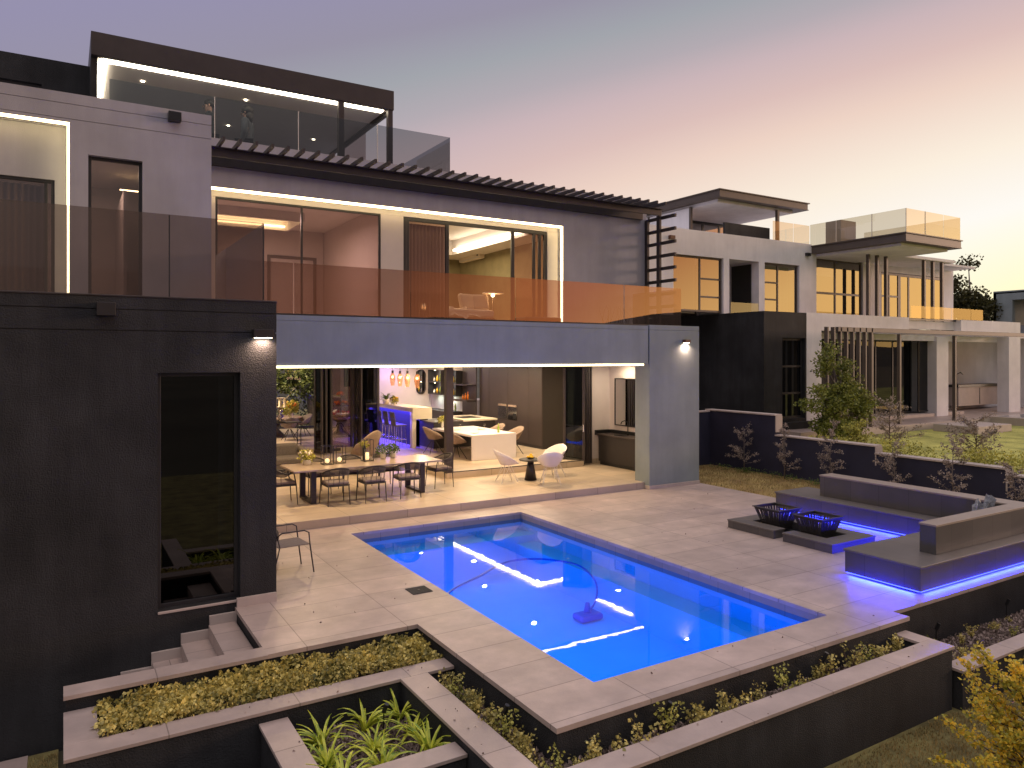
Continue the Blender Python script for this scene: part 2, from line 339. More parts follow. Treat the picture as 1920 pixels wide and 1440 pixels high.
def copy_tree(o, loc=None, rz=None, label=None, scale=None, parent=None, _map=None):
    if _map is None:
        _map = {}
        for x in C.objects:
            if x.parent: _map.setdefault(x.parent.name, []).append(x)
    c = o.copy(); C.objects.link(c); c.parent = parent
    if loc is not None: c.location = loc
    if rz is not None: c.rotation_euler.z = rz
    if label: c['label'] = label
    if scale: c.scale = (scale,)*3
    for ch in _map.get(o.name, []): copy_tree(ch, parent=c, _map=_map)
    return c
def plate(name, m, parent, *b, **k): return MB().box(*b).build(name, m, parent, **k)
def area(name, loc, size, power, col=(1, .8, .55), rot=(0, 0, 0), sy=None, parent=None, spread=None):
    l = bpy.data.lights.new(name, 'AREA'); l.energy = power; l.color = col; l.size = size; l.shape = 'DISK'
    if sy: l.shape = 'RECTANGLE'; l.size_y = sy
    if spread: l.spread = spread
    o = bpy.data.objects.new(name, l); C.objects.link(o); o.location = loc; o.rotation_euler = rot; return o
def point(name, loc, power, col=(1, .8, .55), r=.05):
    l = bpy.data.lights.new(name, 'POINT'); l.energy = power; l.color = col; l.shadow_soft_size = r
    o = bpy.data.objects.new(name, l); C.objects.link(o); o.location = loc; return o
def leaves(mb, c, rad, n, size, rng, shell=.55, droop=0, aspect=.45):
    for _ in range(n):
        while True:
            p = Vector((rng.uniform(-1, 1), rng.uniform(-1, 1), rng.uniform(-1, 1)))
            if shell**2*.3 < p.length_squared < 1: break
        q = Vector((c[0]+p.x*rad[0], c[1]+p.y*rad[1], c[2]+p.z*rad[2])); leaf(mb, q, p, size*rng.uniform(.6, 1.3), rng, droop, aspect)
def leaf(mb, q, out, s, rng, droop=0, aspect=.45):
    dd = Vector((rng.gauss(0, .7), rng.gauss(0, .7), rng.gauss(0, .6)-droop))+Vector(out)*.8
    if dd.length < .01: dd = Vector((1, 0, 0))
    dd.normalize(); w = dd.cross(Vector((rng.gauss(0, 1), rng.gauss(0, 1), rng.gauss(0, 1)))); w.normalize(); nn = dd.cross(w)
    w *= s*aspect; t = dd*s
    mb.quad(q, q+t*.45+w+nn*s*.08, q+t, q+t*.45-w+nn*s*.08)
# ============================================================ SETTING
rng = random.Random(7)
tag(plate('ground', M['ground'], None, -1200, 1200, -1200, 1200, -1.6, -1.36), kind='structure')
def hills(name, ang0, ang1, dist, hmax, seed):
    mb = MB(); n = 60; r2 = random.Random(seed)
    for ring in range(2):
        for i in range(n+1):
            a = R(ang0+(ang1-ang0)*i/n); h = hmax*(.45+.55*noise.noise(Vector((i*.13, seed, 0)))) if ring == 0 else -1
            dd = dist+(0 if ring == 0 else -hmax*4)
            mb.v.append((dd*math.cos(a), dd*math.sin(a), h if ring == 0 else -1.4))
    for i in range(n):
        for ring in range(1): mb.f.append((i, i+1, n+1+i+1, n+1+i))
    return tag(mb.build(name, M['hill'], smooth=True), kind='structure')
hills('hills', -120, 10, 700, 70, 3); hills('hills', 12, 150, 900, 16, 9)
# pool deck
dk = MB()
for b in ((3.75, 4.61, 5.40, 14.19), (4.61, 8.37, 5.40, 5.98), (4.61, 8.37, 13.40, 14.19), (8.37, 9.22, 5.40, 14.19), (9.22, 14.35, 5.62, 14.19), (1.94, 3.75, 8.42, 10.25), (2.48, 3.75, 10.25, 14.19)):
    dk.box(*b, -.05, 0)
tag(dk.build('pool_deck', M['pave']), kind='structure')
db = MB()
db.box(1.955, 2.2, 8.62, 10.24, -1.2, -.052).box(3.77, 9.2, 5.42, 5.6, -1.4, -.05).box(3.77, 3.95, 5.6, 8.44, -1.4, -.05).box(.02, 3.95, 8.44, 8.62, -1.4, -.05).box(9.2, 14.33, 5.64, 5.82, -1.4, -.05).box(14.2, 14.33, 5.82, 14.1, -1.4, -.05)
tag(db.build('deck_base', M['char']), kind='structure')
# pool shell, water, waterline band
ps = MB()
ps.box(4.61, 8.37, 5.98, 13.4, -1.2, -1.05)
ps.box(4.41, 4.61, 5.98, 13.4, -1.05, -.21).box(8.37, 8.57, 5.98, 13.4, -1.05, -.21).box(4.41, 8.57, 5.78, 5.98, -1.05, -.21).box(4.41, 8.57, 13.4, 13.6, -1.05, -.21)
ps.box(7.92, 8.37, 5.98, 12.85, -1.05, -.50)          # long ledge on the right
ps.box(4.61, 8.37, 12.85, 13.4, -1.05, -.36)
tag(ps.build('pool_basin', M['poolt']), kind='structure')
pb = MB()
pb.box(4.41, 4.61, 5.98, 13.4, -.21, -.05).box(8.37, 8.57, 5.98, 13.4, -.21, -.05).box(4.41, 8.57, 5.78, 5.98, -.21, -.05).box(4.41, 8.57, 13.4, 13.6, -.21, -.05)
tag(pb.build('pool_waterline', M['poolband']), kind='structure')
tag(MB().quad((4.61, 5.98, -.14), (8.37, 5.98, -.14), (8.37, 13.4, -.14), (4.61, 13.4, -.14)).build('water', M['water']), kind='structure')
# underwater lamps: housings on the walls with the light they give
for k, (x, y, z, rz, lab) in enumerate(((8.05, 6.0, -.75, 0, 'round lamp under water at the near right corner of the pool'), (6.2, 6.0, -.75, 0, 'round lamp under water in the middle of the near pool wall'), (4.63, 9.6, -.75, -90, 'round lamp under water in the left long wall of the pool'))):
    t = empty('pool_lamp', (x, y, z), lab, 'pool lamp', 'lamps in the pool walls', R(rz))
    MB().tube([(0, -.01, 0), (0, .03, 0)], .09, 16).build('rim', M['silver'], t, local=True)
    MB().tube([(0, .031, 0), (0, .04, 0)], .06, 16).build('lens', emit('pool_lens', (.25, .4, 1), 12), t, local=True)
    v = Vector((0, .12, 0)); v.rotate(Matrix.Rotation(R(rz), 3, 'Z'))
    l = area('pool_light', (x+v.x, y+v.y, z), .3, 12, (.01, .15, 1), (R(90), 0, R(rz)+math.pi), parent=t)
for y in (7.0, 8.6, 10.2, 11.8): area('pool_fill', (6.3, y, -.17), 2.6, 17, (.0, .14, 1), (0, 0, 0), 1.3).visible_camera = True  # added fill panels just below the surface, no housing gives this light
area('pool_wall_fill', (4.75, 9.6, -.55), .5, 75, (.0, .11, 1), (0, R(-90), 0), 6.8); area('pool_wall_fill', (6.4, 6.1, -.55), 3.2, 30, (.0, .11, 1), (R(90), 0, 0), .5)  # unseen panels added to brighten the right and far basin walls
# steps down beside the dark wall
st = MB()
for i in range(1, 6): st.box(1.94-.33*i, 1.94-.33*(i-1), 8.67, 10.23, -.17*i-.2, -.17*i)
tag(st.build('garden_steps', M['pave'], bevel=.004), kind='structure')
sk = MB()
for i in range(0, 6):
    x1 = 2.47 if i == 0 else 2.30-.34*i+.0; x0 = 2.30-.34*(i+1)
    sk.box(x0, x1 if i else 2.47, 10.20, 10.246, -.17*(i+1)-.1, .12-.17*i)
tag(sk.build('step_skirting', M['skirt']), kind='structure')
tag(plate('step_edge', M['cop'], None, -.0, 1.94, 8.40, 8.67, -.04, 0), kind='structure')
# raised terrace + indoor floor
tr = MB().box(2.48, 12.55, 14.19, 17.2, -.0, .16).box(12.55, 14.2, 14.55, 17.2, 0, .16).box(2.48, 8.5, 17.2, 24, -.0, .16).box(12.9, 14.2, 17.2, 17.44, 0, .16)
tag(tr.build('terrace_floor', M['paveT']), kind='structure')
fl = MB().box(8.5, 12.9, 17.2, 31, 0, .31).box(12.9, 14.6, 17.44, 31, 0, .31).box(-3, 8.5, 24, 32, 0, .31)
tag(fl.build('indoor_floor', M['paveT']), kind='structure')
# lawn beside the deck, lower lawn in the foreground, side path
tag(plate('side_lawn', M['drylawn'], None, 14.35, 17.2, 5.0, 16.4, -1.35, -.015), kind='structure')
tag(plate('lower_lawn', M['lawn'], None, -6, 40, -8, 4.9, -1.3, -.93), kind='structure')
tag(plate('side_path', M['pave'], None, -3, -.35, 6.5, 10.2, -1.36, -1.30), kind='structure')
tag(plate('path_verge', M['lawn'], None, -.35, -.05, 6.5, 10.2, -1.36, -1.31), kind='structure')
def tufts(name, x0, x1, y0, y1, z, n, h, m, rr, label=None):
    mb = MB()
    for _ in range(n):
        x = rr.uniform(x0, x1); y = rr.uniform(y0, y1); a = rr.uniform(0, 6.28); hh = h*rr.uniform(.5, 1.4); w = .006
        dx, dy = math.cos(a), math.sin(a)
        mb.quad((x-dx*w, y-dy*w, z), (x+dx*w, y+dy*w, z), (x+dy*hh*.4+dx*w*.2, y-dx*hh*.4, z+hh))
    return tag(mb.build(name, m), kind='stuff', label=label)
tufts('grass', 6.5, 12, 2.2, 4.78, -.93, 26000, .035, M['grass'], rng, 'short dry grass on the lower lawn in the foreground')
tufts('grass', 14.4, 17.1, 9, 16.3, -.015, 14000, .05, M['grass'], rng, 'straw coloured grass between the deck and the dark garden wall')
tufts('grass', -.34, -.06, 7.5, 10.1, -1.31, 1200, .04, M['grass'], rng, 'grass verge beside the paved strip below the dark wall')
# ------------------------------------------------------------ garden walls / planters (each a thing: base + coping)
def planter(name, label, cat, loc, walls, cops, copm='cop', group=None, base='char'):
    t = empty(name, loc, label, cat, group)
    m = MB()
    for b in walls: m.box(*b)
    m.build('base', M[base], t, bevel=.006)
    c = MB()
    for b in cops: c.box(*b)
    c.build('coping', M[copm], t, bevel=.004)
    return t
planter('garden_wall', 'long low charcoal wall with stone coping along the front flower bed', 'wall', (6, 4.95, -1), [(3.13, 9.14, 4.83, 5.07, -1.4, -.2), (8.93, 9.14, 5.07, 5.40, -1.4, -.2)], [(3.11, 9.16, 4.81, 5.09, -.2, -.165), (8.91, 9.16, 5.09, 5.42, -.2, -.165)])
planter('garden_wall', 'narrow charcoal wall with stone coping running from the pool corner between flower bed and strap-leaf bed', 'wall', (3.27, 6.2, -1), [(3.13, 3.41, 5.07, 7.45, -1.4, -.2)], [(3.11, 3.43, 5.09, 7.43, -.2, -.165)], 'copY')
planter('ground_cover_planter', 'rectangular charcoal planter with stone coping filled with bronze green ground cover', 'planter', (1.8, 7.6, -1), [(.02, 3.76, 7.45, 7.68, -1.4, -.2), (.02, .26, 7.68, 8.42, -1.4, -.2)], [(0, 3.76, 7.43, 7.70, -.2, -.165), (0, .28, 7.70, 8.435, -.2, -.165)])
planter('strap_leaf_planter', 'lower charcoal planter with stone coping around the strap leaved plants', 'planter', (2.4, 6.5, -1), [(1.65, 1.89, 4.9, 7.44, -1.4, -.31), (1.89, 3.12, 5.92, 6.13, -1.4, -.31)], [(1.63, 1.91, 4.9, 7.44, -.31, -.275), (1.91, 3.12, 5.90, 6.15, -.31, -.275)], 'copY')
planter('garden_wall', 'lower charcoal wall with stone coping in front of the sparse mulch bed at the right', 'wall', (12, 4.8, -1), [(9.20, 20, 4.74, 4.94, -1.4, -.475)], [(9.18, 20, 4.72, 4.96, -.475, -.44)])
sb = MB().box(3.41, 8.95, 5.05, 5.45, -1.3, -.36).box(3.41, 3.8, 5.45, 7.46, -1.3, -.36).box(9.15, 16, 4.92, 5.66, -1.3, -.62).box(1.88, 3.14, 6.1, 7.46, -1.3, -.52).box(.25, 3.8, 7.66, 8.46, -1.3, -.30)
tag(sb.build('soil', M['soil']), kind='structure')
ch = MB()
def scat(x0, x1, y0, y1, z, n, s):
    for _ in range(n):
        p = Vector((rng.uniform(x0, x1), rng.uniform(y0, y1), z+.006)); leaf(ch, p, Vector((0, 0, .3)), s*rng.uniform(.5, 1.5), rng, 0, .3)
scat(3.44, 8.9, 5.1, 5.42, -.36, 5200, .045); scat(3.44, 3.76, 5.42, 7.45, -.36, 2400, .045); scat(9.2, 15, 4.97, 5.64, -.62, 6500, .045); scat(1.92, 3.1, 6.16, 7.42, -.52, 4200, .045)
tag(ch.build('mulch', M['chip']), 'bark mulch scattered over the soil of the flower beds', kind='stuff')
# dark wall behind the side lawn, steps down towards the camera
rw = empty('retaining_wall', (17.3, 12, 0), 'tall black garden wall with blue spill light in its colour, stepping down behind the bench, with pale coping', 'wall')
m = MB(); c = MB()
for y0, y1, z in ((13.95, 16.6, 1.70), (10.95, 13.95, 1.13), (7.98, 10.95, .95), (1.5, 7.98, .82)):
    m.box(17.2, 17.45, y0, y1, -1.35, z-.04); c.box(17.17, 17.48, y0-.0, y1, z-.04, z)
    c.box(17.19, 17.46, y0-.035, y0-.002, z-.5, z-.041)
m.box(14.27, 17.2, 16.4, 16.6, -.4, 1.62); c.box(14.27, 17.17, 16.38, 16.62, 1.62, 1.66)
m.build('base', M['retain'], rw); c.build('coping', M['skirt'], rw, bevel=.004)
# ============================================================ THE HOUSE
H = empty('modern_house', (7, 15, 0), 'large dark and grey modern house with pool terrace, lit from inside', 'house')
def part(name, m, *boxes, label=None, bevel=.006, parent=H):
    mb = MB()
    for b in boxes: mb.box(*b)
    o = mb.build(name, M[m], parent, bevel=bevel)
    if label: o['label'] = label
    return o
# charcoal ground-floor block with shadow grooves and tall window
w = MB(); hol = [(1.015, 2.01, .10, 3.11)]
for z0, z1 in ((-1.45, 3.632), (3.644, 3.892), (3.904, 4.05)): w.wall('x', -7, 2.48, 10.25, 10.5, z0, z1, hol)
w.box(-7, 2.465, 10.265, 10.48, 3.6, 4.0)
w.wall('y', 10.5, 14.19, 2.18, 2.48, -1.45, 4.05, [])
w.build('garden_room_wall', M['char'], H)['label'] = 'charcoal textured ground floor wall'
part('parapet_cap', 'brown', (-7, 2.485, 10.24, 10.52, 4.052, 4.075))
part('garden_room_interior', 'cabd', (-1, 2.1, 12.4, 12.45, 0, 3.6), (-1, 2.1, 10.5, 12.4, -.05, 0), (-1, 2.1, 10.5, 12.4, 3.4, 3.45))
def window(x0, x1, z0, z1, y, fr='frame', gl='gwin', mull=(), trans=(), fw=.05, fd=.06, axis='x', parent=H, name='window', panes=True):
    m = MB(); a, b = (x0, x1)
    def bx(p, q, u, v, o=0):
        if axis == 'x': m.box(p, q, y-fd/2+o, y+fd/2, u, v)
        else: m.box(y-fd/2, y+fd/2-o, p, q, u, v)
    bx(a, a+fw, z0, z1); bx(b-fw, b, z0, z1); bx(a+fw, b-fw, z0, z0+fw); bx(a+fw, b-fw, z1-fw, z1)
    for q in mull: bx(q-fw*.45, q+fw*.45, z0+fw, z1-fw, .004)
    for u in trans:
        zz, pa, pb = u if isinstance(u, tuple) else (u, a+fw, b-fw)
        bx(pa, pb, zz-fw*.45, zz+fw*.45, .008)
    f = m.build('window' if name == 'window' else name, M[fr], parent, bevel=.004)
    if panes:
        if axis == 'x': g = MB().quad((a+fw*.5, y, z0+fw*.5), (b-fw*.5, y, z0+fw*.5), (b-fw*.5, y, z1-fw*.5), (a+fw*.5, y, z1-fw*.5))
        else: g = MB().quad((y, a+fw*.5, z0+fw*.5), (y, b-fw*.5, z0+fw*.5), (y, b-fw*.5, z1-fw*.5), (y, a+fw*.5, z1-fw*.5))
        g.build('pane', M[gl], f)
    return f
window(1.015, 2.01, .10, 3.11, 10.42, gl='gdark')
part('window_sill', 'skirt', (1.015, 2.01, 10.235, 10.30, .065, .098))
# upper-left plaster block
hol = [(.345, 1.135, 4.0, 6.60), (-8, .085, 4.0, 7.08)]
w = MB()
for z0, z1 in ((3.9, 7.13), (7.14, 7.37), (7.38, 7.55)): w.wall('x', -7, 2.22, 13.8, 14.02, z0, z1, hol)
w.box(-7, 2.205, 13.815, 14.0, 7.1, 7.5)
w.wall('y', 14.02, 16.05, 1.97, 2.22, 3.9, 7.55, [])
w.build('bedroom_wall', M['mauve'], H)['label'] = 'pale plaster wall of the upper left block'
w = MB().wall('x', -7, .085, 14.06, 14.2, 3.9, 7.1, [(-8, -.12, 4.0, 6.18)]).box(-7, .085, 13.98, 14.06, 7.06, 7.1)
w.build('recess_wall', M['mauve'], H)
part('led_strip', 'led', (-7, .083, 13.81, 13.85, 7.04, 7.078), (.05, .083, 13.81, 13.85, 4.0, 7.04), bevel=0)
window(.345, 1.135, 4.0, 6.60, 13.93)
window(-3, -.12, 4.0, 6.18, 14.12, mull=(-1.6, -.24), name='sliding_door')
cm = MB()
for i in range(240):
    x = -3+i*.012; y = 14.32+.03*math.sin(i*.8)
    x2 = x+.012; y2 = 14.32+.03*math.sin((i+1)*.8)
    if x2 < -.22: cm.quad((x, y, 4), (x2, y2, 4), (x2, y2, 6.12), (x, y, 6.12))
cm.build('curtain', M['curtain'], H, smooth=True)
part('bedroom_interior', 'inwall', (-4, 1.9, 17.9, 18, 4, 7), (-4, 1.95, 14.2, 17.9, 3.94, 3.98), (-4, 1.95, 14.2, 17.9, 6.9, 6.95), (.95, 1.0, 15.4, 17.9, 4, 6.4), (1.9, 1.95, 14.05, 17.9, 4, 6.9), bevel=0)
part('led_strip', 'led', (.95, 1.8, 16.4, 16.43, 6.6, 6.62), bevel=0)
area('bedroom_light', (.2, 15.6, 6.8), 1.2, 30, (1, .78, .62))
# lower balcony glass over the charcoal block
bal = MB().quad((-7, 10.37, 4.07), (2.34, 10.37, 4.07), (2.34, 10.37, 5.14), (-7, 10.37, 5.14))
g = bal.build('balustrade', M['gbronze'], H); g['label'] = 'smoked glass balustrade above the charcoal block'
MB().quad((2.34, 10.37, 4.07), (2.34, 14.1, 4.07), (2.34, 14.1, 5.14), (2.34, 10.37, 5.14)).build('side_panel', M['gsmoke'], g)
for x in (1.155, 2.328): MB().box(x, x+.014, 10.36, 10.384, 4.07, 5.13).build('joint', M['frame'], g)
# grey beam, column and ceiling of the pool terrace
w = MB()
for z0, z1 in ((3.15, 4.0), (4.008, 4.105)): w.box(2.485, 12.5, 14.0, 14.22, z0, z1)
w.box(2.485, 12.5, 14.01, 14.21, 3.95, 4.05)
w.build('beam', M['grey'], H)['label'] = 'deep grey plaster beam over the terrace opening'
w = MB()
for z0, z1 in ((0.09, 3.995), (4.003, 4.125)): w.box(12.55, 14.27, 14.0, 14.55, z0, z1)
w.box(12.56, 14.26, 14.01, 14.54, 3.9, 4.1).box(12.5, 12.55, 14.05, 14.22, 3.15, 4.1)
w.build('column', M['grey'], H, bevel=.008)['label'] = 'wide grey plaster pier at the terrace corner'
part('column_skirting', 'skirt', (12.54, 14.28, 13.985, 14.56, 0.0, .09))
part('led_strip', 'led', (2.49, 12.35, 13.99, 14.03, 3.11, 3.148), bevel=0)
part('ceiling', 'inceil', (2.48, 14.4, 14.22, 24, 3.16, 3.25), (8.5, 14.8, 24, 31, 3.16, 3.25), (-3, 8.5, 24, 32.2, 3.16, 3.25))
part('balcony_floor', 'paveT', (2.2, 14.27, 14.22, 16.05, 3.85, 3.95), (2.2, 14.6, 16.35, 24, 3.85, 3.95))
part('balcony_floor', 'paveT', (-7, 2.2, 10.5, 14.02, 3.85, 3.93))
# bronze glass balustrade on the beam
bl = MB().box(2.34, 13.72, 14.085, 14.11, 4.106, 4.14).build('balustrade', M['frame'], H); bl['label'] = 'bronze glass balustrade on the grey beam reflecting the sunset'
for q0, q1 in ((2.36, 3.72), (3.74, 6.12), (6.135, 8.66), (8.675, 11.80), (11.82, 13.72)):
    MB().quad((q0, 14.1, 4.12), (q1, 14.1, 4.12), (q1, 14.1, 5.10), (q0, 14.1, 5.10)).build('glass_panel', M['gbronze'], bl)
MB().quad((13.72, 14.1, 4.12), (13.72, 16.0, 4.12), (13.72, 16.0, 5.10), (13.72, 14.1, 5.10)).build('glass_panel', M['gbronze'], bl)
# upper facade
w = MB().wall('x', 2.22, 14.27, 16.05, 16.3, 3.9, 7.80, [(2.2, 11.35, 3.9, 6.80)]).wall('y', 16.3, 23, 14.0, 14.27, 3.9, 7.8, [])
w.build('facade_wall', M['grey2'] if 'grey2' in M else M['mauve'], H)['label'] = 'mauve grey upper facade wall'
part('led_strip', 'led', (2.3, 11.35, 16.06, 16.095, 6.75, 6.80), (11.30, 11.35, 16.06, 16.095, 3.96, 6.75), bevel=0)
part('recess_lining', 'inwall', (2.22, 11.35, 16.301, 16.4, 6.66, 6.9), (2.22, 2.70, 16.301, 16.4, 3.95, 6.66), (6.33, 6.90, 16.301, 16.4, 3.95, 6.66), (11.02, 11.5, 16.301, 16.4, 3.95, 6.66))
window(2.70, 6.33, 3.96, 6.66, 16.34, mull=(4.50,), fw=.045)
window(6.90, 8.12, 3.96, 6.66, 16.36, fw=.09, mull=(7.02,), name='sliding_door')
window(9.92, 11.02, 3.96, 6.66, 16.36, fw=.09, mull=(10.62, 10.8), name='sliding_door')
part('door_head', 'frame', (8.12, 9.92, 16.33, 16.40, 6.58, 6.66))
# rooms upstairs
part('landing_walls', 'inwall', (2.3, 2.4, 16.4, 21.4, 3.95, 6.95), (2.4, 6.5, 21.3, 21.4, 3.95, 6.95), (6.52, 6.62, 16.4, 21.4, 3.95, 6.95), bevel=0)
part('landing_ceiling', 'inceil', (2.3, 6.6, 16.4, 21.4, 6.95, 7.0), (2.3, 5.2, 18.6, 18.66, 6.72, 6.95), (5.14, 5.2, 18.66, 20.2, 6.72, 6.95), (2.3, 5.14, 20.14, 20.2, 6.72, 6.95), bevel=0)
part('cove_light', 'led', (2.5, 5.08, 20.06, 20.12, 6.80, 6.84), (2.42, 5.08, 18.70, 18.74, 6.76, 6.80), bevel=0)
part('door_frame', 'nframe', (4.9, 4.98, 21.24, 21.3, 3.95, 6.2), (6.2, 6.28, 21.24, 21.3, 3.95, 6.2), (4.98, 6.2, 21.24, 21.3, 6.12, 6.2))
area('landing_light', (4.3, 18.2, 6.65), 1.5, 120, (1, .74, .68))
part('bedroom_walls', 'olive', (11.3, 11.4, 16.42, 22, 3.95, 7.0), (6.7, 11.3, 21.9, 22, 3.95, 7.0), bevel=0)
part('bedroom_ceiling', 'inceil', (6.7, 11.4, 16.42, 22, 7.0, 7.05), (10.5, 11.3, 16.42, 21.9, 6.55, 7.0), (6.72, 10.5, 20.9, 21.9, 6.55, 7.0), bevel=0)
part('cove_light', 'ledw', (10.38, 10.44, 16.6, 20.6, 6.62, 6.68), bevel=0)
cm = MB()
for i in range(80): cm.quad(*[(7.04+.0135*(i+p), 16.52+.03*math.sin((i+p)*.9), z) for p, z in ((0, 3.97), (1, 3.97), (1, 6.55), (0, 6.55))])
cm.build('sheer_curtain', M['curtain'], H, smooth=True)
area('bedroom_light', (9, 19, 6.9), 1.6, 130, (1, .74, .42))
# roof parapet, glass, pavilion
part('roof_slab', 'mauve', (2.2, 14.0, 16.35, 23, 7.05, 7.10), (-7, 2.2, 14.02, 23, 7.05, 7.12), bevel=0)
w = MB().wall('x', -7, .45, 17.0, 17.2, 7.1, 9.13, [(-8, -.36, 7.1, 8.62)])
w.build('rear_wall', M['char'], H)['label'] = 'dark upper wall behind the parapet'
window(-4, -.36, 7.2, 8.62, 17.1, gl='gdark')
rf = MB().box(.45, 6.62, 16.2, 16.32, 9.10, 9.55).box(.45, .57, 16.32, 21.5, 9.10, 9.55).box(6.5, 6.62, 16.32, 21.5, 9.10, 9.55).box(.57, 6.5, 16.32, 21.5, 9.42, 9.54)
rf = rf.build('roof', M['brown'], H, bevel=.008); rf['label'] = 'flat dark bronze roof of the rooftop room'
MB().box(.57, 6.5, 16.32, 21.5, 9.14, 9.2).build('soffit', M['inceil'], rf)
MB().box(.66, 6.42, 16.36, 16.52, 9.09, 9.138).box(.60, .72, 16.52, 20.6, 9.09, 9.138).build('led_strip', M['ledw'], rf)
dl = [(1.43, 17.34), (3.53, 17.39), (3.54, 19.53), (5.71, 19.59)]
for x, y in dl: MB().lathe((x, y, 9.128), [(.035, 0), (.035, .01)], 12).build('downlight', M['lampw'], rf)
part('pavilion_post', 'brown', (5.3, 5.43, 16.22, 16.34, 7.1, 9.10)); part('pavilion_post', 'brown', (6.48, 6.60, 16.22, 16.34, 7.1, 9.10))
part('pavilion_wall', 'char', (.45, .56, 16.32, 21.5, 7.1, 9.10), (.56, 6.6, 21.3, 21.4, 7.1, 9.10), label='dark side and rear wall of the rooftop room')

f = MB().box(6.52, 6.57, 19.6, 19.68, 7.1, 9.1).box(6.52, 6.57, 16.36, 19.6, 9.02, 9.1).build('sliding_door', M['frame'], H)
MB().quad((6.55, 17.9, 7.1), (6.55, 19.6, 7.1), (6.55, 19.6, 9.02), (6.55, 17.9, 9.02)).build('pane', M['gwin'], f)
area('pavilion_light', (3.5, 18.8, 9.08), 2.5, 4, (1, .72, .5), sy=2)
bl = MB().box(.75, 8.08, 16.17, 16.23, 7.80, 7.825).build('balustrade', M['brown'], H); bl['label'] = 'smoked glass balustrade of the roof terrace'
for q0, q1 in ((.76, 2.66), (2.68, 4.38), (4.40, 6.20), (6.22, 8.08)): MB().quad((q0, 16.2, 7.82), (q1, 16.2, 7.82), (q1, 16.2, 8.69), (q0, 16.2, 8.69)).build('glass_panel', M['gsmoke'], bl)
MB().quad((8.08, 16.2, 7.1), (8.08, 19.3, 7.1), (8.08, 19.3, 8.69), (8.08, 16.2, 8.69)).build('glass_panel', M['gsmoke'], bl)
for x in (2.662, 4.382, 6.202): MB().box(x, x+.014, 16.19, 16.21, 7.82, 8.69).build('joint', M['gwire'], bl)
# pergola: channel beams, rafters, side posts with rails
pg = MB().box(2.24, 14.28, 15.43, 15.49, 7.27, 7.45).box(2.24, 14.28, 15.35, 15.43, 7.43, 7.45).box(2.24, 14.06, 15.96, 16.04, 7.22, 7.40).build('pergola', M['brown'], H, bevel=.004)
pg['label'] = 'dark steel pergola with rafters along the top of the facade'
n = 38
for i in range(n):
    x = 2.62+i*(13.95-2.62)/(n-1)
    MB().box(x-.025, x+.025, 14.9, 16.04, 7.452, 7.53).build('rafter', M['brown'], pg)
MB().box(14.2, 14.27, 15.43, 15.56, 4.14, 7.27).build('post', M['brown'], pg); MB().box(14.2, 14.27, 15.93, 16.045, 4.14, 7.22).build('post', M['brown'], pg)
for k in range(8):
    z = 7.20-k*.355-.03
    MB().box(14.275, 14.34, 14.91, 16.30, z, z+.085).build('rail', M['brown'], pg)
# ------------------------------------------------------------ ground-floor interior
part('interior_wall', 'inwall', (10.7, 14.5, 28.3, 28.4, .31, 3.16), (13.25, 13.35, 25.45, 28.3, .31, 3.16), bevel=0, label='lilac lit wall at the back of the bar')
part('interior_wall', 'inwall', (13.38, 14.2, 17.45, 17.60, .16, 3.16), (14.05, 14.2, 14.55, 17.45, .16, 3.16), bevel=0, label='cream wall of the sink niche')
part('interior_wall', 'stone', (14.36, 14.46, 17.6, 21, .31, 3.16), bevel=0, label='yellow lit wall beside the tall cabinets')
part('interior_wall', 'inwall', (-3, -2.9, 24, 32, .31, 3.16), (2.2, 2.48, 14.19, 24, .16, 3.16), (9.7, 14.4, 31.2, 31.3, .31, 3.16), bevel=0, label='side wall of the living room')
f = window(-2.9, 9.7, .31, 3.1, 31.6, mull=(0, 2.5, 5.0, 7.2), name='garden_window', fw=.08, gl='gclear2')
part('cove_light', 'ledw', (11.96, 12.08, 18.2, 25.8, 3.09, 3.13), (12.08, 13.1, 18.2, 18.3, 3.09, 3.13), bevel=0)
part('cove_light', 'ledw', (12.64, 12.74, 14.85, 16.3, 3.10, 3.13), bevel=0)
# glass corner of the kitchen: post, tracks
part('corner_post', 'brown', (8.48, 8.68, 17.2, 17.36, .30, 3.16))
part('sliding_track', 'frame', (8.68, 12.9, 17.22, 17.27, .312, .33), (8.50, 8.55, 17.36, 24, .312, .33), bevel=0)
# folded glass doors, right stack beside the niche
def leafdoor(x0, y0, x1, y1, z0, z1, name='folding_door', gl='gdark', handle=False):
    v = Vector((x1-x0, y1-y0, 0)); ln = v.length; a = math.atan2(v.y, v.x); m = MB(); c = Vector(((x0+x1)/2, (y0+y1)/2, 0)); u = v.normalized()
    for s in (-1, 1): m.obox(c+u*s*(ln/2-.04)+Vector((0, 0, (z0+z1)/2)), .08, .05, z1-z0, a)
    for z in (z0+.05, z1-.05): m.obox(c+Vector((0, 0, z)), ln-.16, .05, .1, a)
    f = m.build(name, M['brown'], H)
    MB().obox(c+Vector((0, 0, (z0+z1)/2)), ln-.14, .008, z1-z0-.18, a).build('pane', M[gl], f)
    if handle:
        nrm = Vector((u.y, -u.x, 0)); MB().obox(c+u*(ln/2-.04)+nrm*.05+Vector((0, 0, 1.25)), .03, .05, .22, a).build('handle', M['silver'], f)
    return f
leafdoor(12.55, 17.75, 13.02, 17.30, .2, 3.12, handle=True)
for k in range(4): leafdoor(13.06+.08*k, 17.36, 13.10+.08*k, 17.95, .2, 3.12)
for a in ((7.03, 24.0, 7.14, 23.5), (7.18, 24.0, 7.28, 23.5), (7.33, 24.0, 7.45, 23.5)): leafdoor(*a, .2, 3.12)
leafdoor(7.48, 24, 8.34, 24.05, .2, 3.12, gl='gwin')
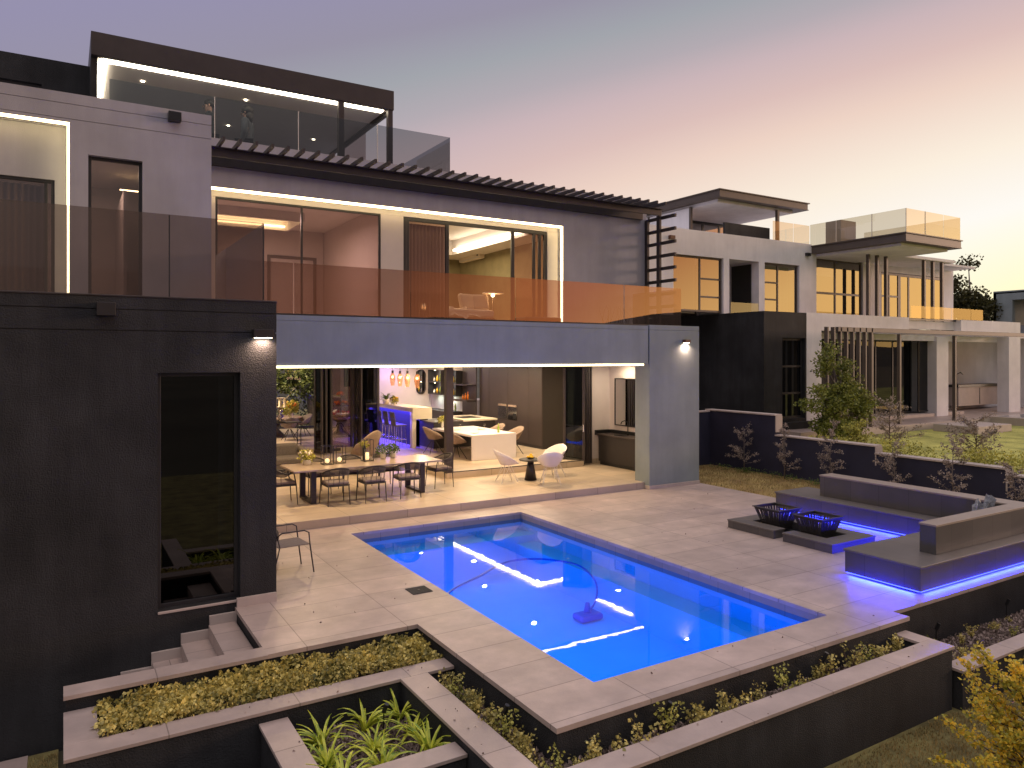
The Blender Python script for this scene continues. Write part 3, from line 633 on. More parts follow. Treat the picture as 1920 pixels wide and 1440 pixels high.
leafdoor(8.36, 24.0, 8.46, 23.5, .2, 3.12); leafdoor(8.5, 24.0, 9.3, 24.1, .2, 3.12)
# interior light
for x, y, p in ((4.5, 15.6, 48), (7.3, 15.6, 48), (10.2, 15.7, 55), (4.8, 19.5, 40), (7.0, 19.8, 36)): area('terrace_light', (x, y, 3.15), .09, p*1.45, (1, .70, .38))
for x, y, p in ((10.6, 19, 60), (11.6, 21.5, 60), (10.6, 23.5, 35), (12.2, 18.6, 40), (12.2, 26.8, 45)): area('kitchen_light', (x, y, 3.15), .12, p*1.4, (1, .76, .47))
for x, y, p in ((2.5, 27.5, 80), (6, 27, 80), (5, 30, 60)): area('living_light', (x, y, 3.15), .15, p*1.2, (1, .76, .5))
area('lilac_light', (11.2, 27.5, 3.1), 1.0, 30, (.62, .45, 1))
area('niche_light', (13.6, 16.5, 3.1), .12, 20, (1, .8, .55))
# ============================================================ FIXTURES
def wall_lamp(loc, label, lit=True, w=.26, h=.11, dpt=.12, mt='metal', group='wall lamps on the houses', power=7):
    t = empty('wall_lamp', loc, label, 'wall lamp', group)
    MB().box(-w/2, w/2, -dpt, 0, 0, h).build('housing', M[mt], t, bevel=.004, local=True)
    if lit:
        MB().box(-w/2+.02, w/2-.02, -dpt+.02, -.02, -.004, -.001).build('lens', M['lampw'], t, local=True)
        l = area('wall_light', (loc[0], loc[1]-dpt/2, loc[2]-.012), w*.6, power, (1, .66, .48), (0, 0, 0), .06, spread=R(150))
    return t
wall_lamp((2.29, 10.25, 3.57), 'lit box lamp near the right edge of the charcoal wall', power=10)
wall_lamp((13.76, 14.0, 3.69), 'small lit copper lamp on the grey pier', w=.18, h=.08, mt='peg', power=10)
wall_lamp((.44, 10.25, 3.81), 'unlit box lamp under the parapet of the charcoal wall', lit=False, w=.20, h=.16, dpt=.16)
wall_lamp((1.62, 13.8, 7.33), 'black unlit box lamp high on the pale upper left wall', lit=False, w=.2, h=.15, dpt=.15, mt='black')
t = empty('air_conditioner', (11.29, 20.9, 6.42), 'white wall air conditioner high in the lit upstairs bedroom', 'air conditioner')
MB().box(-.20, 0, -.7, .7, 0, .30).build('casing', M['linen'], t, bevel=.03, local=True); MB().box(-.21, -.17, -.66, .66, .01, .05).build('louvre', M['gwire'], t, bevel=.005, local=True)
MB().box(-.214, -.2, -.62, -.54, .08, .12).build('display', M['black'], t, local=True)
t = empty('bed', (9.3, 17.6, 4.0), 'bed with white cushions and a throw seen through the bronze balustrade', 'bed')
MB().box(-.9, .6, -.5, .9, .0, .35).build('base', M['fab'], t, bevel=.03, local=True); MB().box(-.88, .58, -.48, .88, .35, .58).build('mattress', M['linen'], t, bevel=.06, local=True)
for x, a in ((-.05, .25), (.35, -.2)): MB().obox((x, -.05, .80), .5, .16, .46, a, -.3).build('pillow', M['linen'], t, bevel=.07, local=True)
c = MB()
for i in range(8):
    for j in range(6):
        f = lambda i, j: (-.75+i*.11, -.52+j*.12, .60+.05*math.sin(i*1.3+j*.6)-.22*max(0, 1-j*.9)+(.03*math.sin(i*2.7)))
        c.quad(f(i, j), f(i+1, j), f(i+1, j+1), f(i, j+1))
c.build('throw', M['linen'], t, smooth=True, local=True)
t = empty('table_lamp', (10.03, 17.5, 4.35), 'glowing disc lamp beside the upstairs bed', 'lamp')
MB().tube([(0, 0, 0), (0, 0, .68)], .012).build('stem', M['silver'], t, local=True); MB().lathe((0, 0, 0), [(.12, 0), (.12, .02), (.02, .03)]).build('foot', M['silver'], t, local=True)
MB().lathe((0, 0, .70), [(.30, 0), (.28, .03), (.05, .05)], 24).build('shade', M['gold2'] if 'gold2' in M else M['linen'], t, local=True); MB().ball((0, 0, .66), .05).build('bulb', M['lampw'], t, True, local=True)
point('lamp_light', (10.03, 17.5, 4.95), 14, (1, .6, .25), .08)
t = empty('daybed', (10.1, 15.3, 4.0), 'black low lounger on the balcony behind the bronze glass', 'lounger')
MB().box(-.55, .5, -.25, .3, .1, .30).build('seat', M['black'], t, bevel=.03, local=True)
for x in (-.5, .45): MB().box(x, x+.04, -.22, .27, 0, .1).build('leg', M['metal'], t, local=True)
t = empty('bare_shrub', (12.8, 15.3, 3.95), 'leafless twiggy plant in a planter behind the bronze glass', 'plant')
MB().box(-.8, .8, -.15, .2, 0, .2).build('trough', M['metal'], t, local=True)
tw = MB(); r3 = random.Random(5)
for k in range(24):
    x = r3.uniform(-.7, .7); p = Vector((x, 0, .2)); pts = [p]
    dd = Vector((r3.uniform(-.5, .5), r3.uniform(-.4, .4), 1))
    for s in range(4): p = p+dd*.13; pts.append(p); dd += Vector((r3.uniform(-.4, .4), r3.uniform(-.3, .3), 0))
    tw.tube(pts, [.007, .006, .004, .003, .002], 4)
tw.build('twigs', M['twig'], t, local=True)
# ============================================================ PEOPLE
def person(loc, rz, label, h, top, woman=False, arm='down'):
    t = empty('person', loc, label, 'person'); t.rotation_euler.z = rz; k = h/1.75
    J = {'pel': (0, 0, .95), 'wai': (0, .01, 1.08), 'che': (0, 0, 1.28), 'nec': (0, .01, 1.46), 'hd0': (0, -.01, 1.53), 'hd1': (0, -.02, 1.64), 'hd2': (0, -.01, 1.72)}
    rad = {'pel': .15, 'wai': .125, 'che': .155, 'nec': .055, 'hd0': .07, 'hd1': .092, 'hd2': .06}
    ed = [('pel', 'wai'), ('wai', 'che'), ('che', 'nec'), ('nec', 'hd0'), ('hd0', 'hd1'), ('hd1', 'hd2')]
    for s, q in ((-1, 'l'), (1, 'r')):
        sh = .19 if not woman else .165
        J.update({q+'hip': (s*.09, 0, .90), q+'kne': (s*.10, -.02, .50), q+'ank': (s*.10, .02, .09), q+'toe': (s*.11, -.14, .035), q+'sho': (s*sh, .01, 1.40)})
        if arm == 'front': J.update({q+'elb': (s*.25, -.02, 1.14), q+'wri': (s*.10, -.22, 1.16)})
        else: J.update({q+'elb': (s*.25, .03, 1.12), q+'wri': (s*.24, -.06, .88)})
        wv = Vector(J[q+'wri']); ev = Vector(J[q+'elb']); u = (wv-ev).normalized(); J[q+'pal'] = tuple(wv+u*.07)
        rad.update({q+'hip': .10, q+'kne': .06, q+'ank': .042, q+'toe': .035, q+'sho': .065, q+'elb': .045, q+'wri': .027, q+'pal': .036})
        ed += [('pel', q+'hip'), (q+'hip', q+'kne'), (q+'kne', q+'ank'), (q+'ank', q+'toe'), ('che', q+'sho'), (q+'sho', q+'elb'), (q+'elb', q+'wri'), (q+'wri', q+'pal')]
        sd = u.cross(Vector((0, 1, 0)) if arm == 'front' else Vector((1, 0, 0))).normalized()
        for fi in range(4):
            o_ = Vector(J[q+'pal'])+sd*(fi-1.5)*.018; ln = (.062, .075, .07, .055)[fi]
            a, b2 = f'{q}f{fi}a', f'{q}f{fi}b'; J[a] = tuple(o_+u*.035); J[b2] = tuple(o_+u*(.035+ln)+Vector((0, -.015, 0))); rad[a] = .010; rad[b2] = .008
            ed += [(q+'pal', a), (a, b2)]
        J[q+'th'] = tuple(Vector(J[q+'pal'])-sd*.045+u*.02); rad[q+'th'] = .010; ed.append((q+'pal', q+'th'))
    def skin(name, keys, edges, m, grow, parent, levels=1):
        keys = list(keys); me = bpy.data.meshes.new(name); me.from_pydata([tuple(c*k for c in J[x]) for x in keys], [(keys.index(a), keys.index(b)) for a, b in edges], [])
        o = bpy.data.objects.new(name, me); C.objects.link(o); o.parent = parent; me.materials.append(M[m])
        sk = o.modifiers.new('skin', 'SKIN'); sk.use_smooth_shade = True
        for i, x in enumerate(keys):
            r_ = rad[x]*k+grow; f = 1.0
            sv = me.skin_vertices[0].data[i]; sv.radius = (r_*(1.25 if x in ('che', 'pel', 'wai') else 1), r_*(.8 if x in ('che', 'wai', 'pel') else 1)); sv.use_root = (x == keys[0])
        sb_ = o.modifiers.new('sub', 'SUBSURF'); sb_.levels = levels; sb_.render_levels = levels; return o
    body = skin('body', J.keys(), ed, 'skin', 0, t, 2)
    hd = (0, -.02*k, 1.63*k)
    fc = MB(); fc.ball((-.035*k, -.105*k, 1.635*k), .012).ball((.035*k, -.105*k, 1.635*k), .012); fc.build('eyes', M['black'], t, True, local=True)
    MB().ball((0, -.122*k, 1.605*k), .016, sq=(.7, 1, 1.3)).ball((-.1*k, 0, 1.62*k), .026, sq=(.4, .8, 1.2)).ball((.1*k, 0, 1.62*k), .026, sq=(.4, .8, 1.2)).build('face_features', M['skin'], t, True, local=True)
    MB().ball((0, -.106*k, 1.572*k), .022, sq=(1, .4, .3)).build('mouth', M['peg'], t, True, local=True)
    hb = MB()
    if woman:
        hb.ball((0, .02, 1.665*k), .125*k, 14, (1, 1.05, .95)).ball((0, .06, 1.53*k), .11*k, 12, (1, .75, 1.3))
    else: hb.ball((0, .015, 1.68*k), .108*k, 14, (1, 1.08, .85))
    hb.build('hair', M['hairm'], t, True, local=True)
    kk = ['wai', 'che', 'pel', 'lsho', 'lelb', 'lwri', 'rsho', 'relb', 'rwri']
    skin('jacket', kk, [('wai', 'che'), ('wai', 'pel'), ('che', 'lsho'), ('lsho', 'lelb'), ('lelb', 'lwri'), ('che', 'rsho'), ('rsho', 'relb'), ('relb', 'rwri')], top, .022, t, 2)
    kt = ['pel', 'lhip', 'lkne', 'lank', 'rhip', 'rkne', 'rank']
    skin('trousers', kt, [('pel', 'lhip'), ('lhip', 'lkne'), ('lkne', 'lank'), ('pel', 'rhip'), ('rhip', 'rkne'), ('rkne', 'rank')], 'trou', .014, t, 2)
    MB().obox((-.105*k, -.05, .035), .10, .28, .07).obox((.105*k, -.05, .035), .10, .28, .07).build('shoes', M['black'], t, bevel=.03, local=True)
    return t
person((2.68, 16.95, 7.10), R(-100), 'person in dark jacket with short hair at the left behind roof terrace glass', 1.74, 'jack', arm='front')
person((3.44, 16.85, 7.10), R(-120), 'person with fuller dark hair and grey coat behind roof terrace glass', 1.70, 'coat', woman=True)
t = empty('terrace_armchair', (4.35, 16.8, 7.1), 'dark square armchair on the roof terrace behind the glass', 'chair')
MB().box(-.35, .35, -.35, .35, .1, .45).build('seat', M['fab'], t, bevel=.03, local=True); MB().box(-.38, .38, .28, .42, .1, .85).build('backrest', M['fab'], t, bevel=.03, local=True)
for s in (-1, 1): MB().box(s*.38-.06, s*.38+.06, -.35, .28, .1, .62).build('armrest', M['fab'], t, bevel=.03, local=True)
# ============================================================ OUTDOOR DINING
def dining_table(name, loc, lx, ly, h, label, topm, legm, tt=.04):
    t = empty(name, loc, label, 'table')
    MB().box(-lx/2, lx/2, -ly/2, ly/2, h-tt, h).build('tabletop', M[topm], t, bevel=.006, local=True)
    for s in (-1, 1):
        x = s*(lx/2-.45)
        m = MB().box(x-.06, x+.06, -ly/2+.12, -ly/2+.2, 0, h-tt).box(x-.06, x+.06, ly/2-.2, ly/2-.12, 0, h-tt).box(x-.06, x+.06, -ly/2+.2, ly/2-.2, 0, .05)
        m.build('leg_frame', M[legm], t, bevel=.004, local=True)
    return t
dining_table('dining_table', (5.87, 16.2, .16), 3.45, 1.15, .75, 'long ceramic topped outdoor dining table with dark frame legs', 'tabletop', 'cmetal')
def rope_chair():
    t = empty('rope_chair', (0, 0, 0), 'x', 'chair', 'rope back dining chairs round the outdoor table')
    MB().box(-.25, .25, -.26, .22, .40, .44).build('seat', M['cmetal'], t, bevel=.02, local=True)
    MB().box(-.24, .24, -.25, .21, .44, .50).build('cushion', M['cush'], t, bevel=.028, local=True)
    arc = [(.27*math.cos(a)*(1.05), .02+.26*math.sin(a), .68+.12*max(0, math.sin(a))) for a in [R(-35+i*250/16) for i in range(17)]]
    MB().tube(arc, .017, 6).build('back_rail', M['cmetal'], t, True, local=True)
    m = MB(); low = []
    for i in range(1, 60):
        f = i/60*16; k = min(int(f), 15); u = f-k; p = Vector(arc[k]).lerp(Vector(arc[k+1]), u); q = Vector((p.x*.97, p.y*.97, p.z-.02-.13*max(0, math.sin(math.pi*i/60))))
        low.append(q); m.tube([p, q], .0075, 4)
        if i % 6 == 0 and p.y > .05: m.tube([q, (p.x*.9, p.y*.85, .44)], .006, 4)
    m.tube(low, .010, 5)
    m.build('rope_weave', M['rope'], t, True, local=True)
    for x, y, s in ((-.25, -.24, -1), (.25, -.24, 1), (-.22, .22, -1), (.22, .22, 1)):
        MB().tube([(x+s*.02, y*1.12, 0), (x, y, .43)] + ([(x*1.06, y*.8, .66)] if y < 0 else []), [.009, .014]+([.014] if y < 0 else []), 6).build('leg', M['cmetal'], t, True, local=True)
    return t
rc = rope_chair()
spots = [(5.0, 15.52, 180, 'rope back chair on the pool side of the table, nearest the dark wall'), (5.80, 15.45, 180, 'middle rope back chair on the pool side of the table'), (6.65, 15.50, 176, 'rope back chair on the pool side, nearest the kitchen corner'),
         (4.02, 16.15, 90, 'rope back chair at the head of the table cut by the dark wall'), (7.86, 16.3, -90, 'rope back chair at the kitchen end of the outdoor table'),
         (5.0, 16.98, 4, 'rope back chair on the far side of the table behind the two lanterns'), (5.85, 17.0, -4, 'rope back chair on the far side of the table behind the candle lantern'), (6.7, 16.98, 0, 'rope back chair on the far side behind the two herb pots')]
for i, (x, y, a, lab) in enumerate(spots):
    if i == 0: rc.location = (x, y, .16); rc.rotation_euler.z = R(a); rc['label'] = lab
    else: copy_tree(rc, (x, y, .16), R(a), lab)
def lantern(loc, h, label, tall=False):
    t = empty('lantern', loc, label, 'lantern', 'wire frame lanterns on the outdoor table'); w = .11; m = MB()
    for x in (-w, w):
        for y in (-w, w): m.box(x-.006, x+.006, y-.006, y+.006, .012, h-.012)
    for z in (0, h-.012):
        m.box(-w-.006, w+.006, -w-.006, -w+.006, z, z+.012).box(-w-.006, w+.006, w-.006, w+.006, z, z+.012).box(-w-.006, -w+.006, -w+.006, w-.006, z, z+.012).box(w-.006, w+.006, -w+.006, w-.006, z, z+.012)
    m.build('frame', M['black'], t, local=True)
    MB().lathe((0, 0, .012), [(.07, 0), (.075, h*.5)], 16, cap=False).build('glass_cylinder', M['gclear'], t, True, local=True)
    if tall: MB().lathe((0, 0, .03), [(.04, 0), (.04, .16)], 12).build('candle', M['wax'], t, True, local=True)
    else: MB().ball((0, 0, .08), .055).build('candle', M['wax'], t, True, local=True)
    return t
lantern((5.06, 16.30, .912), .42, 'wire lantern with round candle, leftmost of the three on the long table')
lantern((5.36, 16.36, .912), .40, 'wire lantern with round candle, middle one on the long table')
lantern((6.02, 16.36, .912), .50, 'taller wire lantern with a pillar candle and greenery on the long table', True)
def potted(name, loc, pr, ph, label, fol, fr, nleaf, size, potm='pot', cat='potted plant', flowers=None, group=None, up=.5, seed=1):
    t = empty(name, loc, label, cat, group); rr = random.Random(seed)
    MB().lathe((0, 0, 0), [(pr*.75, 0), (pr, ph), (pr*.85, ph), (pr*.8, ph-.02)], 14).build('pot', M[potm], t, True, local=True)
    m = MB(); leaves(m, (0, 0, ph+fr*up), (fr, fr, fr*.8), nleaf, size, rr); m.build('foliage', M[fol], t, local=True)
    if flowers:
        m = MB()
        for _ in range(14):
            a = rr.uniform(0, 6.28); q = rr.uniform(.2, .95)*fr; m.ball((q*math.cos(a), q*math.sin(a), ph+fr*up+rr.uniform(0, fr*.7)), size*.45, 6)
        m.build('flowers', M[flowers], t, True, local=True)
    return t
potted('flower_bowl', (4.64, 16.45, .912), .11, .12, 'white ribbed bowl of yellow green flowers on the long table', 'leafy', .17, 200, .06, flowers='linen', cat='flower bowl')
potted('herb_pot', (6.46, 16.50, .912), .075, .15, 'grey pot of dark green herbs, the left one of the pair', 'leaf', .15, 260, .045, seed=3, group='herb pots on the long table')
potted('herb_pot', (6.72, 16.52, .912), .075, .15, 'grey pot of dark green herbs, the right one of the pair', 'leaf', .15, 260, .045, seed=4, group='herb pots on the long table')
potted('lantern_plant', (6.02, 16.56, .912), .05, .32, 'small green plant in a tall black holder behind the candle lantern', 'leafy', .10, 120, .05, potm='black', seed=5)
# shell chairs and side table
def shell_mesh(Rx, back, side, front, zs=.44):
    m = MB(); nr, na = 8, 28
    for i in range(nr+1):
        f = i/nr
        for j in range(na):
            a = 2*math.pi*j/na; s = math.sin(a); hgt = (side+(back-side)*max(0, s)**1.2 if s > 0 else side+(front-side)*(-s)**.7)
            rx = Rx*(f if f < .7 else .7+(f-.7)*1.15); m.v.append((rx*math.cos(a), rx*.95*math.sin(a)+(.05*f**3 if s > 0 else 0), zs+(hgt)*(max(0, f-.45)/.55)**1.5))
    for i in range(nr):
        for j in range(na): m.f.append((i*na+j, i*na+(j+1) % na, (i+1)*na+(j+1) % na, (i+1)*na+j))
    return m
def shell_chair(name, group, shellm, legm, wire=True):
    t = empty(name, (0, 0, 0), 'x', 'chair', group)
    o = shell_mesh(.31, .40, .24, .02).build('shell', M[shellm], t, True, local=True)
    sm = o.modifiers.new('s', 'SOLIDIFY'); sm.thickness = .014 if wire else .035
    for x, y in ((-1, -1), (1, -1), (-1, 1), (1, 1)):
        if wire:
            MB().tube([(x*.23, y*.23, 0), (x*.10, y*.08, .42)], .007, 5).tube([(x*.23, y*.23, 0), (x*.15, -y*.02, .42)], .006, 5).build('leg', M[legm], t, local=True)
        else: MB().tube([(x*.24, y*.24, 0), (x*.04, y*.04, .40)], [.010, .016], 6).build('leg', M[legm], t, local=True)
    return t
wc = shell_chair('white_shell_chair', 'white shell armchairs at the small round table', 'wshell', 'gwire')
for i, (x, y, a, lab) in enumerate(((9.56, 15.97, 80, 'white shell armchair left of the small round table'), (10.33, 15.15, 155, 'white shell armchair in front of the small round table, back to the pool'), (11.05, 16.05, -75, 'white shell armchair right of the small round table, near the folded doors'))):
    if i == 0: wc.location = (x, y, .16); wc.rotation_euler.z = R(a); wc['label'] = lab
    else: copy_tree(wc, (x, y, .16), R(a), lab)
t = empty('side_table', (10.28, 15.98, .16), 'small round dark table with conical foot between the white chairs', 'table')
MB().lathe((0, 0, 0), [(.16, 0), (.07, .50)], 20).build('pedestal', M['cabd'], t, True, local=True); MB().lathe((0, 0, .50), [(.29, 0), (.30, .02), (.29, .04)], 28).build('tabletop', M['cabd'], t, local=True)
t = empty('lemon_bowl', (10.28, 15.98, .70), 'shallow bowl of lemons on the small round table', 'bowl')
MB().lathe((0, 0, 0), [(.05, 0), (.12, .04), (.115, .04), (.04, .012)], 16).build('bowl', M['cabd'], t, True, local=True)
m = MB()
for x, y, z in ((0, 0, .06), (.06, .02, .05), (-.05, .04, .05), (.01, -.06, .05), (.02, .01, .10)): m.ball((x, y, z), .038, 8, (1.2, 1, 1))
m.build('lemons', M['lemon'], t, True, local=True)
# outdoor lounge
def sofa(name, loc, lx, ly, label, m1, h=.75, arms=True, rz=0):
    t = empty(name, loc, label, 'sofa', rz=rz)
    MB().box(-lx/2, lx/2, -ly/2, ly/2, .06, .26).build('base', M[m1], t, bevel=.02, local=True)
    for k in range(2):
        x0 = -lx/2+.02+k*(lx/2); MB().box(x0, x0+lx/2-.04, -ly/2, ly/2-.22, .26, .44).build('seat_cushion', M[m1], t, bevel=.05, local=True); MB().box(x0, x0+lx/2-.04, ly/2-.24, ly/2, .26, h).build('back_cushion', M[m1], t, bevel=.06, local=True)
    if arms: MB().tube([(lx/2, -ly/2, .30), (lx/2+.06, -ly/4, .52), (lx/2+.05, ly/4, .58), (lx/2-.05, ly/2, .56)], .09, 8).build('armrest', M[m1], t, True, local=True)
    return t
sofa('outdoor_sofa', (4.55, 20.55, .16), 2.2, .95, 'dark grey outdoor sofa behind the long table', 'fab')
sofa('brown_sofa', (4.6, 24.9, .31), 2.5, .9, 'brown leather sofa with a fur cushion inside the living room', 'wood', h=.62, arms=False, rz=math.pi)
t = empty('fur_cushion', (5.1, 24.75, .93), 'orange brown fur cushion on the brown sofa', 'cushion'); m = MB(); rr = random.Random(3)
m.ball((0, 0, .06), .3, 14, (1, .6, .4)); m.build('body', M['wood'], t, True, local=True); m = MB(); leaves(m, (0, 0, .06), (.32, .2, .14), 500, .05, rr, aspect=.12); m.build('fur', M['orange'], t, local=True)
t = empty('lounge_chair', (7.45, 20.4, .16), 'tan high backed lounge chair beyond the outdoor table', 'chair', rz=R(-150))
m = shell_mesh(.42, .75, .35, .0, .30); o = m.build('shell', M['taupe'], t, True, local=True); sm = o.modifiers.new('s', 'SOLIDIFY'); sm.thickness = .06
for x, y in ((-1, -1), (1, -1), (-1, 1), (1, 1)): MB().tube([(x*.3, y*.3, 0), (x*.2, y*.2, .3)], .015, 6).build('leg', M['cmetal'], t, local=True)
t = empty('ottoman', (6.9, 19.5, .16), 'grey round ottoman behind the lanterns', 'ottoman'); MB().lathe((0, 0, 0), [(.40, .04), (.46, .12), (.46, .34), (.38, .40)], 24).build('seat', M['cush'], t, True, local=True)
t = empty('coffee_table', (6.1, 19.6, .16), 'low dark round table beside the outdoor sofa', 'table'); MB().lathe((0, 0, .28), [(.38, 0), (.40, .02), (.38, .04)], 24).build('tabletop', M['cmetal'], t, local=True); MB().lathe((0, 0, 0), [(.2, 0), (.05, .05), (.05, .28)], 16).build('pedestal', M['cmetal'], t, True, local=True)
# ============================================================ KITCHEN AND BAR
t = empty('bar_counter', (10.1, 25, .31), 'tall pale stone bar counter lit blue underneath', 'bar counter')
MB().box(9.85, 10.55, 22.5, 28.0, 1.60, 1.64).box(9.85, 10.55, 22.5, 22.54, 1.26, 1.60).box(9.85, 9.99, 22.54, 22.72, .31, 1.6).box(9.85, 9.89, 22.72, 28, 1.50, 1.60).build('stone_top', M['stone'], t, bevel=.004)
MB().box(10.2, 10.5, 22.72, 28, .31, 1.6).build('back_panel', M['cabd'], t)
MB().box(9.95, 10.0, 22.8, 27.9, 1.57, 1.597).build('led_strip', M['ledb'], t)
area('bar_blue', (9.9, 25.2, 1.50), .2, 200, (.06, .04, 1), (0, R(-15), 0), 5.0)
area('bar_blue', (9.6, 25.0, 1.3), .6, 90, (.09, .06, 1), (0, 0, 0), 4.5)
def stool():
    t = empty('bar_stool', (0, 0, 0), 'x', 'bar stool', 'bar stools along the blue lit counter')
    MB().box(-.2, .2, -.2, .2, .72, .78).build('seat', M['fab'], t, bevel=.02, local=True)
    MB().obox((-.22, 0, .98), .035, .38, .42, ry=-.15).build('backrest', M['fab'], t, bevel=.015, local=True)
    for x, y in ((-1, -1), (1, -1), (-1, 1), (1, 1)): MB().tube([(x*.2, y*.2, 0), (x*.15, y*.15, .73)], .012, 6).build('leg', M['silver'], t, local=True)
    MB().tube([(-.19, -.19, .28), (.19, -.19, .28), (.19, .19, .28), (-.19, .19, .28)], .009, 5, closed=True).build('footrest', M['silver'], t, local=True)
    return t
s0 = stool()
for i, (y, lab) in enumerate(((22.95, 'bar stool nearest the end panel of the blue lit counter'), (23.55, 'second bar stool from the end panel of the counter'), (24.15, 'third bar stool from the end panel of the counter'), (24.75, 'fourth bar stool, farthest one seen at the counter'))):
    if i == 0: s0.location = (9.55, y, .31); s0['label'] = lab
    else: copy_tree(s0, (9.55, y, .31), 0, lab)
for i, (y, lab) in enumerate(((25.35, 'leftmost of the four hanging glass lamps over the bar'), (24.65, 'second hanging glass lamp from the left over the bar'), (23.98, 'third hanging glass lamp from the left over the bar'), (23.16, 'rightmost hanging glass lamp, in front of the oval mirror'))):
    t = empty('pendant_lamp', (10.3, y, 2.3), lab, 'pendant lamp', 'hanging glass lamps over the bar')
    MB().lathe((0, 0, 0), [(.06, -.02), (.085, .12), (.10, .26), (.09, .34), (.035, .46)], 16, cap=False).build('glass_shade', M['amber'], t, True, local=True)
    MB().lathe((0, 0, .44), [(.04, 0), (.04, .1)], 10).build('socket', M['black'], t, local=True); MB().tube([(0, 0, .5), (0, 0, .86)], .006, 5).build('cord', M['black'], t, local=True)
    MB().ball((0, 0, .30), .05, 8).build('bulb', emit('bulb_glow', (1, .6, .28), 9), t, True, local=True)
    point('pendant_light', (10.3, y, 2.22), 3, (1, .55, .35), .08)
t = empty('oval_mirror', (12.75, 28.27, 2.3), 'tall oval mirror with dark frame on the wall behind the bar', 'mirror')
pts = [(.20*math.cos(a), 0, .30*(1 if math.sin(a) > 0 else -1)+.20*math.sin(a)) for a in [R(i*10+5) for i in range(36)]]
MB().tube(pts, .02, 6, closed=True).build('frame', M['black'], t, True, local=True); MB().quad(*[(p[0], .01, p[2]) for p in pts]).build('glass', M['mir'], t, local=True)
t = empty('fern', (9.95, 25.1, 1.64), 'dark green fern with arching leaves on the bar counter', 'potted plant')
m = MB(); rr = random.Random(8)
for k in range(46):
    a = rr.uniform(0, 6.28); ln = rr.uniform(.3, .55); el_ = rr.uniform(.5, 1.3); p = Vector((0, 0, .15)); w = Vector((-math.sin(a), math.cos(a), 0))*.025
    for s in range(4):
        q = p+Vector((math.cos(a)*math.cos(el_), math.sin(a)*math.cos(el_), math.sin(el_)))*ln/4; m.quad(p-w, p+w, q+w*.8, q-w*.8); p = q; el_ -= .35; w = w*.85
m.build('foliage', M['leaf'], t, local=True); MB().lathe((0, 0, 0), [(.1, 0), (.13, .16), (.1, .16)], 14).build('pot', M['linen'], t, True, local=True)
potted('flower_vase', (10.0, 24.45, 1.64), .06, .10, 'yellow white flowers in a low vase on the bar counter', 'leafy', .14, 160, .07, flowers='lemon', cat='vase of flowers', seed=9)
t = empty('kitchen_island', (11.3, 22.2, .31), 'dark kitchen island with a pale stone hob top', 'kitchen island')
MB().box(10.2, 12.5, 21.62, 23.4, .37, 1.20).build('body', M['cabd'], t, bevel=.004)
MB().box(10.16, 11.25, 21.58, 22.48, 1.20, 1.225).build('dark_top', M['cab'], t); MB().box(11.25, 12.55, 21.58, 23.42, 1.20, 1.26).build('stone_top', M['stone'], t, bevel=.004)
MB().box(11.5, 12.2, 22.1, 22.8, 1.262, 1.27).build('hob', M['black'], t); MB().box(10.2, 12.5, 21.66, 23.4, .31, .37).build('plinth', M['skirt'], t)
t = empty('breakfast_table', (10.9, 20.2, .31), 'white waterfall edge breakfast table joined to the kitchen island', 'table')
MB().box(10.12, 11.62, 18.86, 21.56, .99, 1.05).box(10.12, 11.62, 18.86, 18.92, .31, .99).build('stone_top', M['wshell'], t, bevel=.004)
tchair = shell_chair('upholstered_chair', 'taupe upholstered chairs at the breakfast table', 'taupe', 'metal', wire=False)
for i, (x, y, a, lab) in enumerate(((9.95, 19.55, 90, 'taupe chair at the left of the breakfast table, right of the dark post'), (9.9, 21.0, 90, 'taupe chair at the left of the breakfast table, left of the dark post'), (11.95, 19.6, -90, 'taupe chair on the cabinet side of the breakfast table, nearer one'), (11.95, 20.75, -90, 'taupe chair on the cabinet side of the breakfast table, farther one'))):
    if i == 0: tchair.location = (x, y, .31); tchair.rotation_euler.z = R(a); tchair['label'] = lab
    else: copy_tree(tchair, (x, y, .31), R(a), lab)
def bottle(loc, label, m='bottle', h=.28, cat='bottle', grp=None):
    t = empty('bottle', loc, label, cat, grp); MB().lathe((0, 0, 0), [(.035, 0), (.035, h*.6), (.013, h*.75), (.013, h)], 10).build('glass', M[m], t, True, local=True); MB().lathe((0, 0, h), [(.015, 0), (.015, .02)], 8).build('cap', M['silver'], t, local=True); return t
bottle((11.2, 19.2, 1.05), 'green glass bottle near the corner of the white breakfast table'); 
potted('flower_vase', (10.35, 21.3, 1.05), .045, .22, 'yellow green flowers in a white vase beside the dark post', 'leafy', .13, 130, .07, cat='vase of flowers', seed=19)
for x, y, lab in ((10.5, 19.4, 'place setting with plate at the near left of the breakfast table'), (10.5, 20.6, 'place setting with plate at the far left of the breakfast table'), (11.2, 20.3, 'place setting with plate on the cabinet side of the breakfast table')):
    t = empty('place_setting', (x, y, 1.05), lab, 'tableware', 'plates on the breakfast table'); MB().lathe((0, 0, 0), [(.07, 0), (.13, .015), (.12, .012), (.05, .006)], 18).build('plate', M['linen'], t, True, local=True)
    MB().lathe((.16, .05, 0), [(.03, 0), (.006, .01), (.006, .08), (.035, .12), (.03, .17)], 10).build('wine_glass', M['gclear'], t, True, local=True)
t = empty('tall_cabinets', (13.8, 22, .31), 'wall of tall brown kitchen cabinets with built in ovens', 'cabinets')
ys = [20.0, 20.82, 22.18, 23.52, 24.25]
MB().box(13.36, 14.34, 20.03, 24.25, .31, 3.15).build('carcass', M['cabd'], t)
for a, b2 in zip(ys, ys[1:]): MB().box(13.32, 13.358, a+.006+(.03 if a == 20 else 0), b2-.006, .42, 3.14).build('door', M['cab'], t, bevel=.002)
